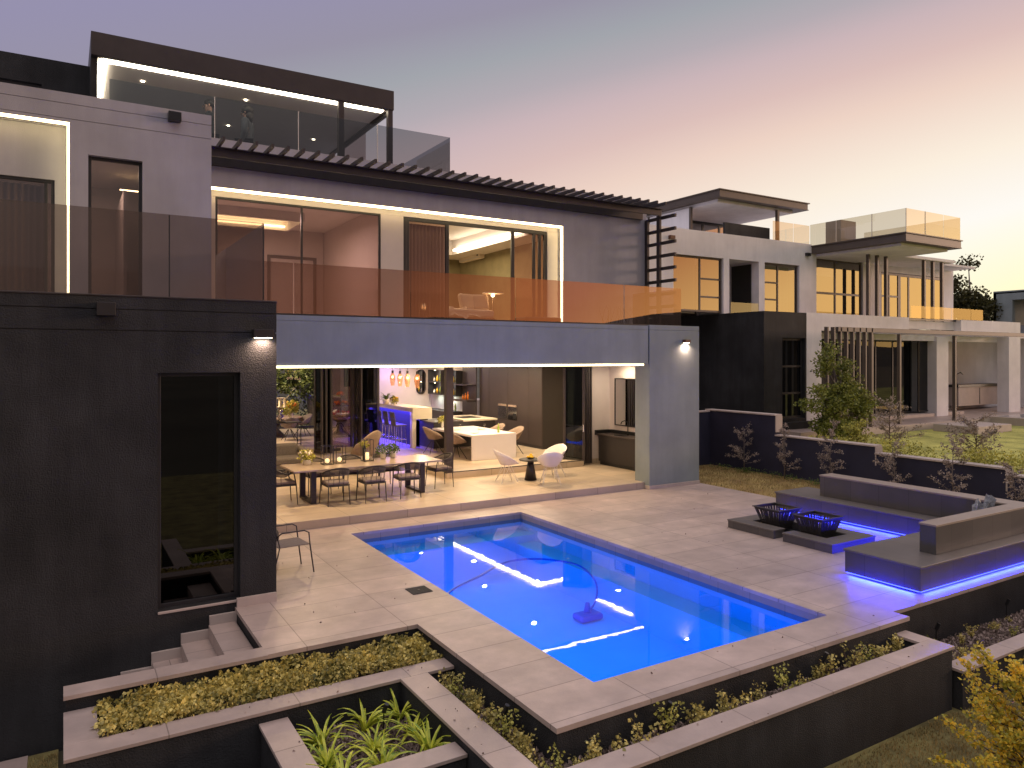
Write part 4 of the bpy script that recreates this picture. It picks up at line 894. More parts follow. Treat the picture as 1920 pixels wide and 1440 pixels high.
for a, b2, lab in ((21.55, 22.14, 'coffee machine'), (22.22, 22.82, 'oven')):
    o = MB().box(13.30, 13.318, a, b2, 1.15, 1.68).build('oven', M['mir2'] if 'mir2' in M else M['silver'], t); MB().box(13.29, 13.299, a+.02, b2-.02, 1.60, 1.67).build('control_panel', M['taupe'], o)
MB().box(13.292, 13.299, 21.58, 21.80, 1.18, 1.38).build('oven_niche', M['black'], t)
t = empty('drinks_cabinet', (13.2, 27, .31), 'dark lit display shelves of bottles beside the bar', 'shelves')
for y0, y1 in ((26.78, 28.0), (25.45, 26.3)):
    for z0, z1 in ((2.33, 2.80), (1.84, 2.29)):
        MB().box(13.20, 13.24, y0, y1, z0, z1).box(12.94, 13.2, y0, y1, z0-.03, z0).box(12.94, 13.2, y0, y0+.03, z0, z1).box(12.94, 13.2, y1-.03, y1, z0, z1).box(12.94, 13.2, y0, y1, z1, z1+.01).build('shelf_box', M['cabd'], t)
        MB().lathe((13.07, (y0+y1)/2+.2, z1-.02), [(.03, 0), (.03, .01)], 8).build('spotlight', M['lampw'], t)
MB().box(12.6, 13.24, 25.4, 28.0, .31, 1.22).build('cupboard', M['cabd'], t)
MB().box(13.20, 13.24, 24.3, 25.4, .31, 3.1).box(12.8, 13.2, 24.3, 25.4, 2.26, 2.30).box(12.8, 13.2, 24.3, 25.4, 1.66, 1.72).build('niche_shelf', M['cab'], t)
for y in (26.1, 27.4): area('shelf_light', (13.05, y, 2.78), .06, 3.5, (.9, 1, .9)); area('shelf_light', (13.05, y, 2.27), .06, 3.5, (.9, 1, .9)); area('shelf_light', (13.0, y, 1.80), .06, 4, (.8, 1, .85))
k = 0; rr = random.Random(12); places = ['upper shelf left of the dark post', 'middle shelf left of the dark post', 'upper shelf right of the dark post', 'middle shelf right of the dark post', 'low counter right of the dark post', 'orange lit shelf at the cabinets']
for pi, (ya, yb, z) in enumerate(((26.95, 27.8, 2.34), (26.95, 27.8, 1.85), (25.6, 26.2, 2.34), (25.6, 26.2, 1.85), (25.6, 26.5, 1.225), (24.6, 25.2, 1.725))):
    for q, w_ in enumerate(('tallest', 'shorter', 'squat')):
        bottle((13.07, ya+(yb-ya)*(q+.5)/3, z), f'{w_} bottle on the {places[pi]}', ('bottle', 'lemon', 'linen')[q] if pi != 5 else 'orange', (.30, .24, .17)[q], 'bottle', 'bottles on the bar shelves')
# sink niche
t = empty('sink_counter', (13.7, 16.4, .16), 'dark washing counter with stone top and basin in the niche', 'counter')
MB().box(13.52, 14.04, 14.62, 17.3, .26, 1.02).build('cupboard', M['cabd'], t, bevel=.003); MB().box(13.56, 14.04, 14.62, 17.28, .16, .26).build('plinth', M['black'], t)
MB().box(13.48, 14.045, 14.62, 17.35, 1.02, 1.06).build('worktop', M['cab'], t, bevel=.003); MB().box(14.0, 14.045, 14.62, 17.35, 1.062, 1.16).box(13.48, 14.0, 17.35, 17.44, 1.02, 1.16).build('upstand', M['black'], t)
MB().lathe((13.72, 16.55, 1.062), [(.17, 0), (.19, .006), (.17, .004), (.12, -.0)], 20).build('basin', M['black'], t)
t = empty('tap', (13.92, 16.45, 1.06), 'black gooseneck tap at the niche basin', 'tap')
MB().tube([(0, 0, 0), (0, 0, .32), (-.03, 0, .39), (-.11, .02, .43), (-.19, .04, .40), (-.22, .05, .33)], .014, 8).build('spout', M['black'], t, True, local=True); MB().lathe((0, 0, 0), [(.03, 0), (.03, .06)], 10).build('base', M['black'], t, local=True)
t = empty('wall_mirror', (14.04, 16.3, 2), 'large rectangular mirror with thin black frame in the niche', 'mirror')
MB().box(-.03, 0, -.87, .87, -.70, -.67).box(-.03, 0, -.87, .87, .67, .70).box(-.03, 0, -.87, -.84, -.67, .67).box(-.03, 0, .84, .87, -.67, .67).build('frame', M['black'], t, bevel=.004, local=True); MB().box(-.015, -.008, -.84, .84, -.67, .67).build('glass', M['mir'], t, local=True)
# living room seen through the doors
t = empty('console_table', (6.1, 25.6, .31), 'thin black framed console table in the living room', 'console table')
m = MB()
for x in (5.25, 6.95):
    for y in (25.35, 25.8): m.box(x-.012, x+.012, y-.012, y+.012, .31, 1.08)
m.box(5.24, 6.96, 25.34, 25.36, .35, .37).build('frame', M['black'], t); MB().box(5.2, 7.0, 25.3, 25.85, 1.08, 1.11).build('tabletop', M['cmetal'], t)
t = empty('silver_ornament', (6.3, 25.55, 1.11), 'tiered silver ornament on the console table', 'ornament')
MB().lathe((0, 0, 0), [(.20, 0), (.04, .12), (.14, .2), (.03, .3), (.11, .38), (.03, .5)], 14).build('body', M['silver'], t, True, local=True)
t = empty('white_lantern', (6.3, 25.55, 1.61), 'white framed lantern standing on the silver ornament', 'lantern')
MB().box(-.17, .17, -.12, .12, 0, .03).box(-.17, .17, -.12, .12, .30, .33).box(-.17, -.14, -.12, .12, .03, .3).box(.14, .17, -.12, .12, .03, .3).box(-.02, .02, -.12, .12, .03, .3).build('frame', M['linen'], t, local=True); MB().lathe((0, 0, .03), [(.05, 0), (.05, .2)], 10).build('candle', M['wax'], t, local=True)
potted('flower_arrangement', (5.75, 25.55, 1.11), .2, .32, 'green bouquet in a large round glass bowl on the console', 'leafy', .26, 320, .09, potm='silver', cat='flowers', flowers='lemon', seed=21)
potted('flower_arrangement', (6.85, 26.3, 1.2), .1, .2, 'white and orange flowers on a stand behind the console', 'leafy', .3, 260, .1, potm='linen', cat='flowers', flowers='orange', seed=22)
def round_table(loc, r, label):
    t = empty('round_table', loc, label, 'table'); MB().lathe((0, 0, .71), [(r, 0), (r, .04)], 32).build('tabletop', M['taupe'], t, local=True); MB().lathe((0, 0, 0), [(.4, 0), (.35, .04), (.1, .3), (.3, .71)], 20).build('pedestal', M['cab'], t, True, local=True)
round_table((6.9, 28.6, .31), .95, 'round indoor dining table behind the console'); round_table((9.0, 27.4, .31), .8, 'round table carrying tiers of fruit behind the glass doors')
ic = shell_chair('indoor_chair', 'grey shell chairs in the living room', 'cush', 'metal', wire=False)
for i, (x, y, a, lab) in enumerate(((7.0, 27.0, 180, 'grey shell chair in front of the indoor round table'), (8.2, 26.4, 150, 'grey shell chair in front of the fruit table'), (7.8, 28.2, -80, 'grey shell chair between the two indoor round tables'), (5.7, 28.2, 80, 'grey shell chair left of the indoor round table'))):
    if i == 0: ic.location = (x, y, .31); ic.rotation_euler.z = R(a); ic['label'] = lab
    else: copy_tree(ic, (x, y, .31), R(a), lab)
t = empty('fruit_stand', (9.0, 27.3, 1.06), 'tiered stand heaped with oranges and red fruit', 'fruit stand')
MB().lathe((0, 0, 0), [(.42, .04), (.44, .06), (.1, .05), (.02, .08), (.02, .40), (.3, .42), (.3, .44), (.02, .44), (.02, .75), (.2, .77), (.2, .79), (.01, .8)], 20).build('stand', M['silver'], t, local=True)
for mk, z, rad_ in (('redf', .12, .36), ('orange', .5, .24), ('orange', .85, .15)):
    m = MB()
    for _ in range(16): a = rng.uniform(0, 6.28); q = rad_*math.sqrt(rng.random()); m.ball((q*math.cos(a), q*math.sin(a), z+rng.uniform(0, .08)), .055, 8)
    m.build('fruit', M[mk], t, True, local=True)
t = empty('picture', (10.6, 31.19, 2.5), 'tall picture in a pale frame on the living room wall', 'picture'); MB().box(-.35, .35, -.03, 0, -.6, .6).build('frame', M['linen'], t, local=True); MB().box(-.2, .2, -.035, -.031, -.45, .45).build('image', M['cab'], t, local=True)
# metal armchair on the deck
t = empty('metal_armchair', (2.98, 11.55, 0), 'green grey metal armchair on the pool deck at the edge of the dark wall', 'chair', rz=R(95))
MB().box(-.25, .25, -.24, .24, .43, .445).build('seat', M['gwire2'] if 'gwire2' in M else M['rock2'] if 'rock2' in M else M['cush'], t, bevel=.006, local=True)
MB().obox((0, .29, .70), .46, .012, .32, rx=-.2).build('backrest', M['cush'], t, local=True)
for s in (-1, 1):
    MB().tube([(s*.27, -.30, 0), (s*.26, -.24, .44), (s*.27, -.22, .62), (s*.27, -.15, .66), (s*.27, .20, .66), (s*.26, .28, .60)], .011, 6).build('front_leg', M['cmetal'], t, True, local=True)
    MB().tube([(s*.26, .34, 0), (s*.24, .22, .44), (s*.24, .32, .86)], .011, 6).build('rear_leg', M['cmetal'], t, True, local=True)
t = empty('gas_heater', (2.92, 12.7, 0), 'dark round heater with a silver band half hidden by the dark wall', 'heater'); MB().ball((0, 0, .30), .2, 14).build('body', M['black'], t, True, local=True); MB().lathe((0, 0, 0), [(.14, 0), (.16, .12)], 16).build('foot', M['silver'], t, local=True); MB().box(.0, .16, .1, .26, .0, .5).build('cabinet', M['rock'], t, bevel=.01, local=True)
t = empty('skimmer_lid', (4.31, 9.63, .003), 'square dark grey skimmer lid set in the paving beside the pool', 'drain cover'); MB().box(-.15, .15, -.15, .15, 0, .006).build('lid', M['char'], t, bevel=.002, local=True); MB().lathe((0, 0, .006), [(.02, 0), (.02, .004)], 10).build('finger_hole', M['black'], t, local=True)
# pool cleaner
hp = [(4.63, 9.5, -.15), (4.97, 9.85, -.15), (5.63, 10.23, -.15), (6.43, 10.75, -.17), (7.17, 10.88, -.25), (7.74, 10.56, -.35), (7.86, 10.25, -.5), (7.82, 10.05, -.65), (7.70, 9.96, -.85), (7.50, 9.90, -.98)]
def smooth_path(p, n=6):
    out = []; p = [Vector(q) for q in p]
    for i in range(len(p)-1):
        a = p[max(i-1, 0)]; b_ = p[i]; c_ = p[i+1]; d_ = p[min(i+2, len(p)-1)]
        for k in range(n):
            u = k/n; out.append(.5*((2*b_)+(-a+c_)*u+(2*a-5*b_+4*c_-d_)*u*u+(-a+3*b_-3*c_+d_)*u**3))
    return out+[p[-1]]
t = empty('pool_cleaner', (7.4, 9.8, -1.0), 'blue pool cleaner head at the end of a long curved hose under water', 'pool cleaner')
MB().tube(smooth_path(hp), .017, 8).build('hose', M['hose'], t, True); MB().box(7.22, 7.66, 9.66, 9.96, -1.04, -.93).build('head', M['hose'], t, bevel=.04); MB().tube([(7.44, 9.82, -.95), (7.5, 9.9, -.8)], [.07, .035], 10).build('neck', M['hose'], t, True)
# ============================================================ BENCH, FIRE PIT
t = empty('corner_bench', (12.2, 7, .05), 'L shaped tiled garden bench with backrest glowing blue underneath', 'bench')
MB().box(10.165, 14.29, 5.80, 6.96, .05, .37).box(13.22, 14.29, 6.96, 10.71, .05, .37).build('seat_base', M['benchv'], t, bevel=.004)
MB().box(10.145, 14.31, 5.78, 6.98, .37, .40).box(13.20, 14.31, 6.98, 10.73, .37, .40).build('seat', M['bench'], t, bevel=.004)
MB().box(10.96, 14.0, 6.025, 6.27, .40, .81).box(13.61, 14.0, 6.27, 9.90, .40, .81).build('backrest', M['benchv'], t, bevel=.004)
MB().box(10.95, 14.01, 6.015, 6.28, .81, .84).box(13.60, 14.01, 6.28, 9.91, .81, .84).build('backrest_cap', M['cap'], t, bevel=.003)
MB().box(10.35, 14.1, 5.98, 6.8, 0, .05).box(13.4, 14.1, 6.8, 10.5, 0, .05).build('plinth', M['black'], t)
MB().box(10.19, 14.2, 5.805, 5.83, .036, .049).box(10.17, 10.19, 5.83, 6.93, .036, .049).box(10.19, 13.2, 6.93, 6.955, .036, .049).box(13.225, 13.245, 6.955, 10.6, .036, .049).build('led_strip', M['ledb'], t)
BL = (.004, .010, 1)
area('bench_blue', (12.2, 5.80, .04), 3.9, 150, BL, (R(-25), 0, 0), .03); area('bench_blue', (10.16, 6.38, .04), .03, 60, BL, (0, R(35), 0), 1.0)
area('bench_blue', (11.8, 6.97, .04), 2.8, 90, BL, (R(35), 0, 0), .03); area('bench_blue', (13.21, 8.8, .04), .03, 130, BL, (0, R(35), 0), 3.3)
t = empty('decorative_rock', (13.34, 6.55, .40), 'crumpled grey sculptural rock in the corner of the bench', 'rock')
m = MB(); m.ball((0, 0, .0), .5, 26); o = m.build('stone', M['rock'], t, local=True)
for v in o.data.vertices:
    c0 = v.co.normalized(); k0 = .30*(.6+.9*abs(noise.noise(c0*1.7+Vector((3, 1, 7))))+.35*noise.noise(c0*5)); v.co = Vector((c0.x*k0, c0.y*k0*.8, max(0, c0.z)*k0*1.9))
m = MB(); rr = random.Random(31)
for _ in range(160): m.ball((13.48+rr.uniform(-.35, .10), 6.52+rr.uniform(-.2, .25), .40+rr.uniform(.005, .03)), rr.uniform(.018, .035), 6, (1, 1, .6))
tag(m.build('pebbles', M['pebble'], None, True), 'dark and pale pebbles round the rock in the bench corner', kind='stuff')
t = empty('fire_pit_border', (11.7, 8.9, 0), 'low dark tiled border with a gap round the two fire baskets', 'fire pit')
def rim(*b): return b
MB().box(11.05, 11.35, 7.80, 8.80, 0, .135).box(11.05, 11.35, 9.0, 10.08, 0, .135).box(11.35, 12.25, 7.80, 8.12, 0, .135).box(11.35, 12.25, 9.76, 10.08, 0, .135).box(11.95, 12.25, 8.12, 9.76, 0, .135).build('base', M['benchv'], t, bevel=.003)
MB().box(11.04, 11.36, 7.79, 8.81, .135, .16).box(11.04, 11.36, 8.99, 10.09, .135, .16).box(11.36, 12.26, 7.79, 8.13, .135, .16).box(11.36, 12.26, 9.75, 10.09, .135, .16).box(11.94, 12.26, 8.13, 9.75, .135, .16).build('cap', M['bench'], t, bevel=.003)
MB().box(11.35, 11.95, 8.12, 9.76, .0, .03).build('ash_bed', M['black'], t)
def basket():
    t = empty('fire_basket', (0, 0, 0), 'x', 'fire basket', 'steel fire baskets in the pit'); m = MB(); h = .38; a, b_ = .22, .37
    P = lambda f, s: a+(b_-a)*f
    for q in range(4):
        rot = Matrix.Rotation(q*math.pi/2, 3, 'Z'); rr = random.Random(q)
        def Q(u, f, off=0): w_ = a+(b_-a)*f; return tuple(rot @ Vector((u*w_, -w_-off, .03+h*f)))
        m.quad(Q(-1, 0), Q(1, 0), Q(1, .30), Q(-1, .30)); m.quad(Q(-1, .9), Q(1, .9), Q(1, 1), Q(-1, 1))
        for i in range(15):
            u = -1+2*i/14; w_ = rr.uniform(.03, .05); d_ = rr.uniform(-.05, .05); m.quad(Q(max(-1, u-w_), .30), Q(min(1, u+w_), .30), Q(min(1, u+w_+d_), .9), Q(max(-1, u-w_+d_), .9))
    o = m.build('side_panels', M['metal'], t, local=True); sm = o.modifiers.new('s', 'SOLIDIFY'); sm.thickness = .008
    f = MB()
    for s in (-1, 1): f.box(-b_-.03, b_+.03, s*b_-.03, s*b_+.03, h+.03, h+.045); f.box(s*b_-.03, s*b_+.03, -b_+.03, b_-.03, h+.03, h+.045)
    f.build('rim', M['cmetal'], t, local=True); MB().box(-a, a, -a, a, .03, .04).build('bottom', M['metal'], t, local=True)
    return t
fb = basket(); fb.location = (11.66, 9.42, .03); fb.scale = (.80, .80, 1); fb['label'] = 'steel fire basket at the far end of the pit, nearer the house'
fb2 = copy_tree(fb, (11.66, 8.52, .03), 0, 'steel fire basket at the near end of the pit')
# ============================================================ NEIGHBOUR'S PLOT
tag(plate('neighbour_lawn', M['nlawn'], None, 17.45, 70, -4, 16.0, -.3, .55), kind='structure')
tag(plate('neighbour_terrace', M['pave'], None, 21, 70, 16.0, 40, -.3, .80), kind='structure')
tag(plate('neighbour_terrace_step', M['skirt'], None, 24, 33, 15.9, 16.0, .5, .79), kind='structure')
pz = MB().box(33, 45, 14.0, 16.0, .55, .86).build('neighbour_pool_kerb', M['skirt']); tag(pz, kind='structure')
tag(MB().quad((33.4, 14.4, .865), (44, 14.4, .865), (44, 15.8, .865), (33.4, 15.8, .865)).build('neighbour_pool_water', water('neighbour_water', (.3, .4, .45))), kind='structure')
tag(plate('neighbour_slab', M['skirt'], None, 28.0, 30.4, 13.9, 15.5, .55, .82, bevel=.01), 'low pale stone platform standing on the neighbouring lawn', 'platform')
NB = empty('neighbour_house', (26, 18, .8), 'white and dark flat roofed neighbouring house with roof terrace and canopy', 'house')
def npart(name, m, *b, **k): return part(name, m, *b, parent=NB, **k)
def nwin(*a, **k):
    k.setdefault('fr', 'nframe'); k.setdefault('gl', 'gnb'); return window(*a, parent=NB, **k)
# dark side block
w = MB().wall('x', 20.5, 22.75, 17.1, 17.35, .5, 4.91, [(21.45, 22.68, 1.16, 4.0)]).wall('y', 17.35, 26, 20.5, 20.75, .5, 4.91, []).box(20.75, 22.75, 17.35, 19, 4.8, 4.9)
w.build('side_block', M['char'], NB)['label'] = 'dark charcoal ground floor block'
nwin(21.45, 22.68, 1.16, 4.0, 17.25, fr='frame', gl='gdark', mull=(), trans=(2.05, 3.0), fw=.08); npart('curtain', 'curtain', (21.5, 22.6, 17.5, 17.52, 1.2, 3.95))
npart('plinth', 'char', (21.3, 22.8, 16.9, 17.09, .5, 1.05))
# white ground floor
w = MB().box(22.76, 23.6, 17.1, 17.5, .6, 4.93).box(23.6, 29.15, 17.1, 17.4, 4.30, 4.93).box(29.15, 33.05, 17.4, 17.6, 4.5, 4.86).box(33.05, 38.2, 17.1, 17.4, 4.46, 4.95).box(37.15, 38.2, 17.1, 17.6, .8, 4.46).box(41.5, 41.8, 17.6, 19.8, .8, 4.4).box(31.9, 32.8, 17.5, 18.6, .8, 4.2)
w.box(23.6, 37.2, 17.6, 17.8, 4.02, 4.25).box(32.8, 41.8, 19.6, 19.8, .8, 4.4).box(23.6, 24.4, 19.0, 19.4, .8, 4.3)
w.build('ground_floor_wall', M['white'], NB)['label'] = 'white plaster ground floor walls'
npart('ceiling', 'white', (22.8, 41.8, 17.8, 24, 4.26, 4.34), bevel=0)
npart('roof_terrace', 'skirt', (20.8, 38.2, 17.42, 19.0, 4.78, 4.83), bevel=0)
nwin(26.1, 31.17, .95, 4.02, 18.2, fr='frame', gl='gdark', mull=(27.3, 28.6, 29.8), name='sliding_door'); nwin(31.17, 33.5, 1.0, 4.02, 17.9, fr='frame', gl='gdark', mull=(), name='sliding_door')
npart('interior', 'cabd', (23.6, 33, 22, 22.1, .8, 4.2), (26, 33.5, 18.0, 22, .80, .94), bevel=0)
npart('dark_wall', 'char', (23.6, 26.1, 18.3, 18.5, .8, 4.05))
npart('interior', 'cabd', (33.4, 33.5, 18.1, 22, .8, 4.25), bevel=0)
npart('door_step', 'skirt', (26.0, 34.2, 17.55, 18.0, .80, .93))
k = npart('sink_unit', 'skirt', (36.3, 40.2, 18.9, 19.5, 1.0, 1.9)); MB().box(36.2, 40.3, 18.85, 19.55, 1.9, 2.02).build('worktop', M['black'], k); MB().box(38.2, 38.24, 18.885, 18.899, 1.05, 1.85).build('door_gap', M['black'], k)
MB().tube([(36.9, 19.3, 2.02), (36.9, 19.3, 2.50), (37.05, 19.2, 2.60), (37.2, 19.15, 2.48)], .025, 8).build('tap', M['black'], k, True)
# pergola with fins
q = npart('pergola', 'nframe', (23.0, 36.5, 16.0, 16.12, 4.22, 4.38))
for i in range(8):
    x = 22.45+.36*i; MB().box(x-.035, x+.035, 16.0, 16.14, .6, 4.37).build('fin', M['nframe'], q)
for x in (25.25, 27.0, 30.85, 37.5): MB().box(x-.05, x+.05, 16.16, 16.28, .8, 4.2).build('post', M['nframe'], q)
for i in range(16): MB().box(25.6+.7*i, 25.66+.7*i, 16.13, 17.55, 4.24, 4.34).build('rafter', M['white'], q)
# upper storey
w = MB().wall('x', 16.6, 25.6, 19.0, 19.25, 4.8, 7.84, [(18.13, 20.6, 4.8, 6.93), (20.9, 22.5, 4.8, 6.94), (22.82, 24.85, 4.8, 6.95)]).wall('y', 19.25, 26, 16.6, 16.8, 4.8, 7.84, [])
w.box(25.6, 25.9, 19.0, 19.5, 4.8, 7.5)
w.build('upper_wall', M['white'], NB)['label'] = 'white plaster upper storey'
nwin(18.13, 20.6, 4.95, 6.93, 19.12, mull=(19.5,), trans=((6.15, 19.5, 20.55), (5.5, 19.5, 20.55)), fw=.07); nwin(22.82, 24.85, 4.95, 6.95, 19.12, mull=(23.68,), trans=((6.2, 22.87, 23.68), (5.55, 22.87, 23.68)), fw=.07)
npart('recess', 'white', (20.75, 22.6, 20.4, 20.5, 4.8, 7.1), (20.85, 20.89, 19.25, 20.4, 4.8, 7.1), (22.5, 22.55, 19.25, 20.4, 4.8, 7.1), (20.85, 22.5, 19.25, 20.4, 6.95, 7.05), bevel=0)
npart('door', 'black', (22.44, 22.49, 19.35, 20.3, 4.8, 6.88))
npart('blind', 'ncurtain', (18.2, 19.45, 19.3, 19.32, 4.9, 6.9), (22.9, 24.8, 19.5, 19.52, 4.9, 6.9), bevel=0)
nwin(25.9, 29.3, 4.95, 7.4, 19.3, mull=(27.5,), trans=(5.97,), fw=.1); npart('interior', 'cabd', (17, 38, 22.4, 22.5, 4.9, 7.2), bevel=0)
npart('side_wall', 'white', (29.3, 29.9, 19.2, 20.6, 4.8, 7.5))
nwin(32.5, 34.0, 4.95, 7.3, 20.45, mull=(33.2,), trans=(6.2,), fw=.1); nwin(34.0, 37.8, 4.9, 7.3, 20.45, mull=(34.8, 36.0, 36.8), fw=.12, name='sliding_door')
w = MB().wall('x', 29.9, 38.7, 20.4, 20.6, 4.8, 8.27, [(32.5, 37.8, 4.8, 7.32)]).box(38.5, 38.7, 20.6, 25, 4.8, 8.27); w.build('rear_wing', M['white'], NB)
MB().quad((20.95, 18.98, 4.8), (22.45, 18.98, 4.8), (22.45, 18.98, 5.35), (20.95, 18.98, 5.35)).build('glass_panel', M['gsmoke'], NB)
g = MB().box(29.2, 34.8, 17.3, 17.33, 4.86, 4.93).build('balustrade', M['frame'], NB); g['label'] = 'amber glowing glass balustrade over the neighbouring terrace'
for a, b_ in ((29.3, 32.3), (32.32, 33.85), (33.87, 34.85)): MB().quad((a, 17.1, 4.93), (b_, 17.1, 4.93), (b_, 17.1, 5.42), (a, 17.1, 5.42)).build('glass_panel', M['gnbr'], g)
# canopy with posts and roof terrace glass
cn = MB().box(25.6, 29.25, 15.13, 19.6, 7.50, 7.74).box(25.55, 29.30, 15.08, 19.6, 7.74, 7.78).box(25.58, 29.27, 15.11, 19.6, 7.46, 7.50).build('canopy', M['nframe'], NB, bevel=.005)
MB().box(25.85, 28.9, 15.45, 19.5, 7.36, 7.46).build('soffit', M['white'], cn)
for x in (26.97, 27.55, 28.15, 30.84, 31.5, 32.2):
    MB().box(x-.05, x+.05, 17.4, 17.52, 4.83, 7.46).build('post', M['nframe'], cn)
MB().box(28.9, 33.0, 17.3, 19.3, 7.40, 7.50).build('soffit', M['white'], cn)
gb = MB().box(25.62, 25.66, 15.13, 19.1, 7.78, 7.80).build('balustrade', M['nframe'], NB)
for a, b_ in ((15.15, 16.44), (16.46, 17.92), (17.94, 19.1)): MB().quad((25.64, a, 7.79), (25.64, b_, 7.79), (25.64, b_, 8.64), (25.64, a, 8.64)).build('glass_panel', M['gnbr'], gb)
for a, b_ in ((25.64, 26.84), (26.86, 28.05), (28.07, 29.22)): MB().quad((a, 15.15, 7.79), (b_, 15.15, 7.79), (b_, 15.15, 8.64), (a, 15.15, 8.64)).build('glass_panel', M['gnbr'], gb)
MB().quad((29.22, 15.15, 7.79), (29.22, 19.1, 7.79), (29.22, 19.1, 8.64), (29.22, 15.15, 8.64)).build('glass_panel', M['gnbr'], gb)
for a, b_ in ((23.4, 24.6), (24.62, 25.6)): MB().quad((a, 19.1, 7.84), (b_, 19.1, 7.84), (b_, 19.1, 8.6), (a, 19.1, 8.6)).build('glass_panel', M['gnbr'], gb)
for y in (16.45, 17.93): MB().box(25.63, 25.65, y-.012, y+.012, 7.79, 8.64).build('joint', M['linen'], gb)
for x in (25.64, 26.85): MB().box(x-.012, x+.012, 15.14, 15.16, 7.79, 8.64).build('joint', M['linen'], gb)
npart('chimney', 'ncurtain', (26.9, 27.9, 18.6, 19.3, 7.78, 8.9), label='boxy grey chimney on the canopy')
# rooftop room of the neighbour
pr = MB().box(20.83, 25.9, 19.4, 27, 9.33, 9.56).box(20.78, 25.98, 19.35, 27, 9.56, 9.60).box(20.81, 25.94, 19.38, 27, 9.30, 9.33).build('roof', M['nframe'], NB, bevel=.005)
MB().box(21.1, 25.4, 19.75, 27, 9.18, 9.30).build('soffit', M['white'], pr)
npart('rooftop_post', 'nframe', (24.3, 24.42, 19.6, 19.72, 7.84, 9.2)); npart('rooftop_post', 'nframe', (20.95, 21.05, 21.0, 21.1, 7.84, 9.2)); npart('rooftop_post', 'nframe', (20.95, 21.05, 23.4, 23.5, 7.84, 9.2))
npart('rooftop_wall', 'white', (20.98, 21.02, 21.1, 27, 7.84, 9.18), (21.1, 22.6, 22.9, 23.0, 7.84, 9.18), bevel=0)
nwin(22.6, 25.6, 7.9, 9.18, 22.95, fr='frame', gl='gnb', mull=(23.6, 24.6), fw=.12)
npart('rooftop_parapet', 'char', (21.0, 23.5, 19.32, 19.4, 7.80, 8.35), label='dark rooftop parapet')
npart('roof_slab', 'white', (16.8, 38.5, 19.25, 27, 7.7, 7.8), bevel=0)
wall_lamp((18.0, 19.0, 7.42), 'small copper unlit lamp on the white upper wall of the neighbouring house', lit=False, w=.22, h=.12, mt='peg')
wall_lamp((25.3, 19.0, 7.35), 'small black unlit lamp by the canopy corner of the neighbouring house', lit=False, w=.22, h=.12, mt='black')
# third house at the right edge
F3 = empty('distant_house', (60, 28, 0), 'grey flat roofed house far off at the right edge', 'house')
w = MB().wall('y', 18, 28.7, 60, 60.4, -1, 8.2, [(20, 27.4, 5.2, 7.6), (20, 27, 1, 4.2)]).box(60, 70, 28.5, 28.7, -1, 8.2).box(60, 70, 17, 28.7, 8.1, 8.3).box(61, 66, 17, 26.5, 8.3, 8.9).box(60.4, 63, 18, 28.5, 4.6, 4.8)
w.build('wall', M['grey'], F3); f = window(20, 27.4, 5.2, 7.6, 62, axis='y', gl='gnb', mull=(21.5, 23, 24.5, 26), trans=(6.0,), fw=.12, parent=F3); window(20, 27, 1, 4.2, 61.5, axis='y', gl='gdark', mull=(22, 24), parent=F3)
MB().quad((60.1, 20, 4.8), (60.1, 27.4, 4.8), (60.1, 27.4, 5.7), (60.1, 20, 5.7)).build('balustrade', M['gsmoke'], F3)
# ============================================================ VEGETATION
def tree(name, loc, label, cat, h, blobs, nleaf, size, fol, seed, trunk=.08, group=None, bark='bark', limbs=True, aspect=.45):
    t = empty(name, loc, label, cat, group); rr = random.Random(seed); tk = MB()
    tk.tube([(0, 0, -.1), (rr.uniform(-.05, .05)*h, 0, h*.45), (0, rr.uniform(-.05, .05)*h, h*.85)], [trunk, trunk*.7, trunk*.25], 8)
    m = MB()
    for (cx, cy_, cz, rx, ry, rz_) in blobs:
        if limbs:
            z0 = min(cz*.7, h*.7); tk.tube([(0, 0, z0), (cx*.5, cy_*.5, (z0+cz)/2-.03*h), (cx, cy_, cz)], [trunk*.4, trunk*.25, trunk*.08], 5)
        k = int(nleaf*rx*ry*rz_/sum(b[3]*b[4]*b[5] for b in blobs))
        nc = max(3, k//40)
        for _ in range(nc):
            p = Vector((rr.gauss(0, .45), rr.gauss(0, .45), rr.gauss(0, .45)))
            if p.length > 1: p.normalize()
            cc = (cx+p.x*rx, cy_+p.y*ry, cz+p.z*rz_); r_ = size*rr.uniform(1.5, 3.4)
            leaves(m, cc, (r_, r_, r_*.8), k//nc, size, rr, aspect=aspect)
    tk.build('trunk', M[bark], t, True, local=True); m.build('crown', M[fol], t, local=True); return t
tree('evergreen_tree', (21.5, 15.0, .55), 'bushy green tree with open branches in front of the neighbouring pergola', 'tree', 2.8, [(-.1, 0, 1.35, .75, .5, .55), (-1.35, .1, 1.25, .42, .3, .18), (-1.1, 0, 1.75, .25, .25, .2), (.75, 0, 1.75, .5, .4, .45), (-.55, 0, 2.55, .35, .3, .42), (-.2, .1, 3.0, .22, .2, .3), (.35, 0, 2.35, .35, .3, .3), (1.15, -.1, 1.15, .5, .4, .45), (-.3, 0, .55, .75, .5, .4), (.6, 0, .4, .6, .45, .35)], 15000, .075, 'ntree', 2, .07)
BUSHES = (((21.0, 12.9, .55), 'sparse grey brown bush left of the lawn behind the retaining wall', 1.35, 1.0, 3), ((19.2, 9.6, .55), 'sparse grey brown bush at the near edge of the neighbouring lawn', 1.2, .85, 4), ((18.7, 12.4, .55), 'sparse yellowish bush behind the middle of the retaining wall', .9, .6, 14))
m = MB(); rr = random.Random(41)
for k in range(120):
    y = rr.uniform(5, 13.2); leaves(m, (17.85+rr.uniform(-.25, .6), y, .86+rr.uniform(0, .22)), (.25, .25, .22), 60, .05, rr)
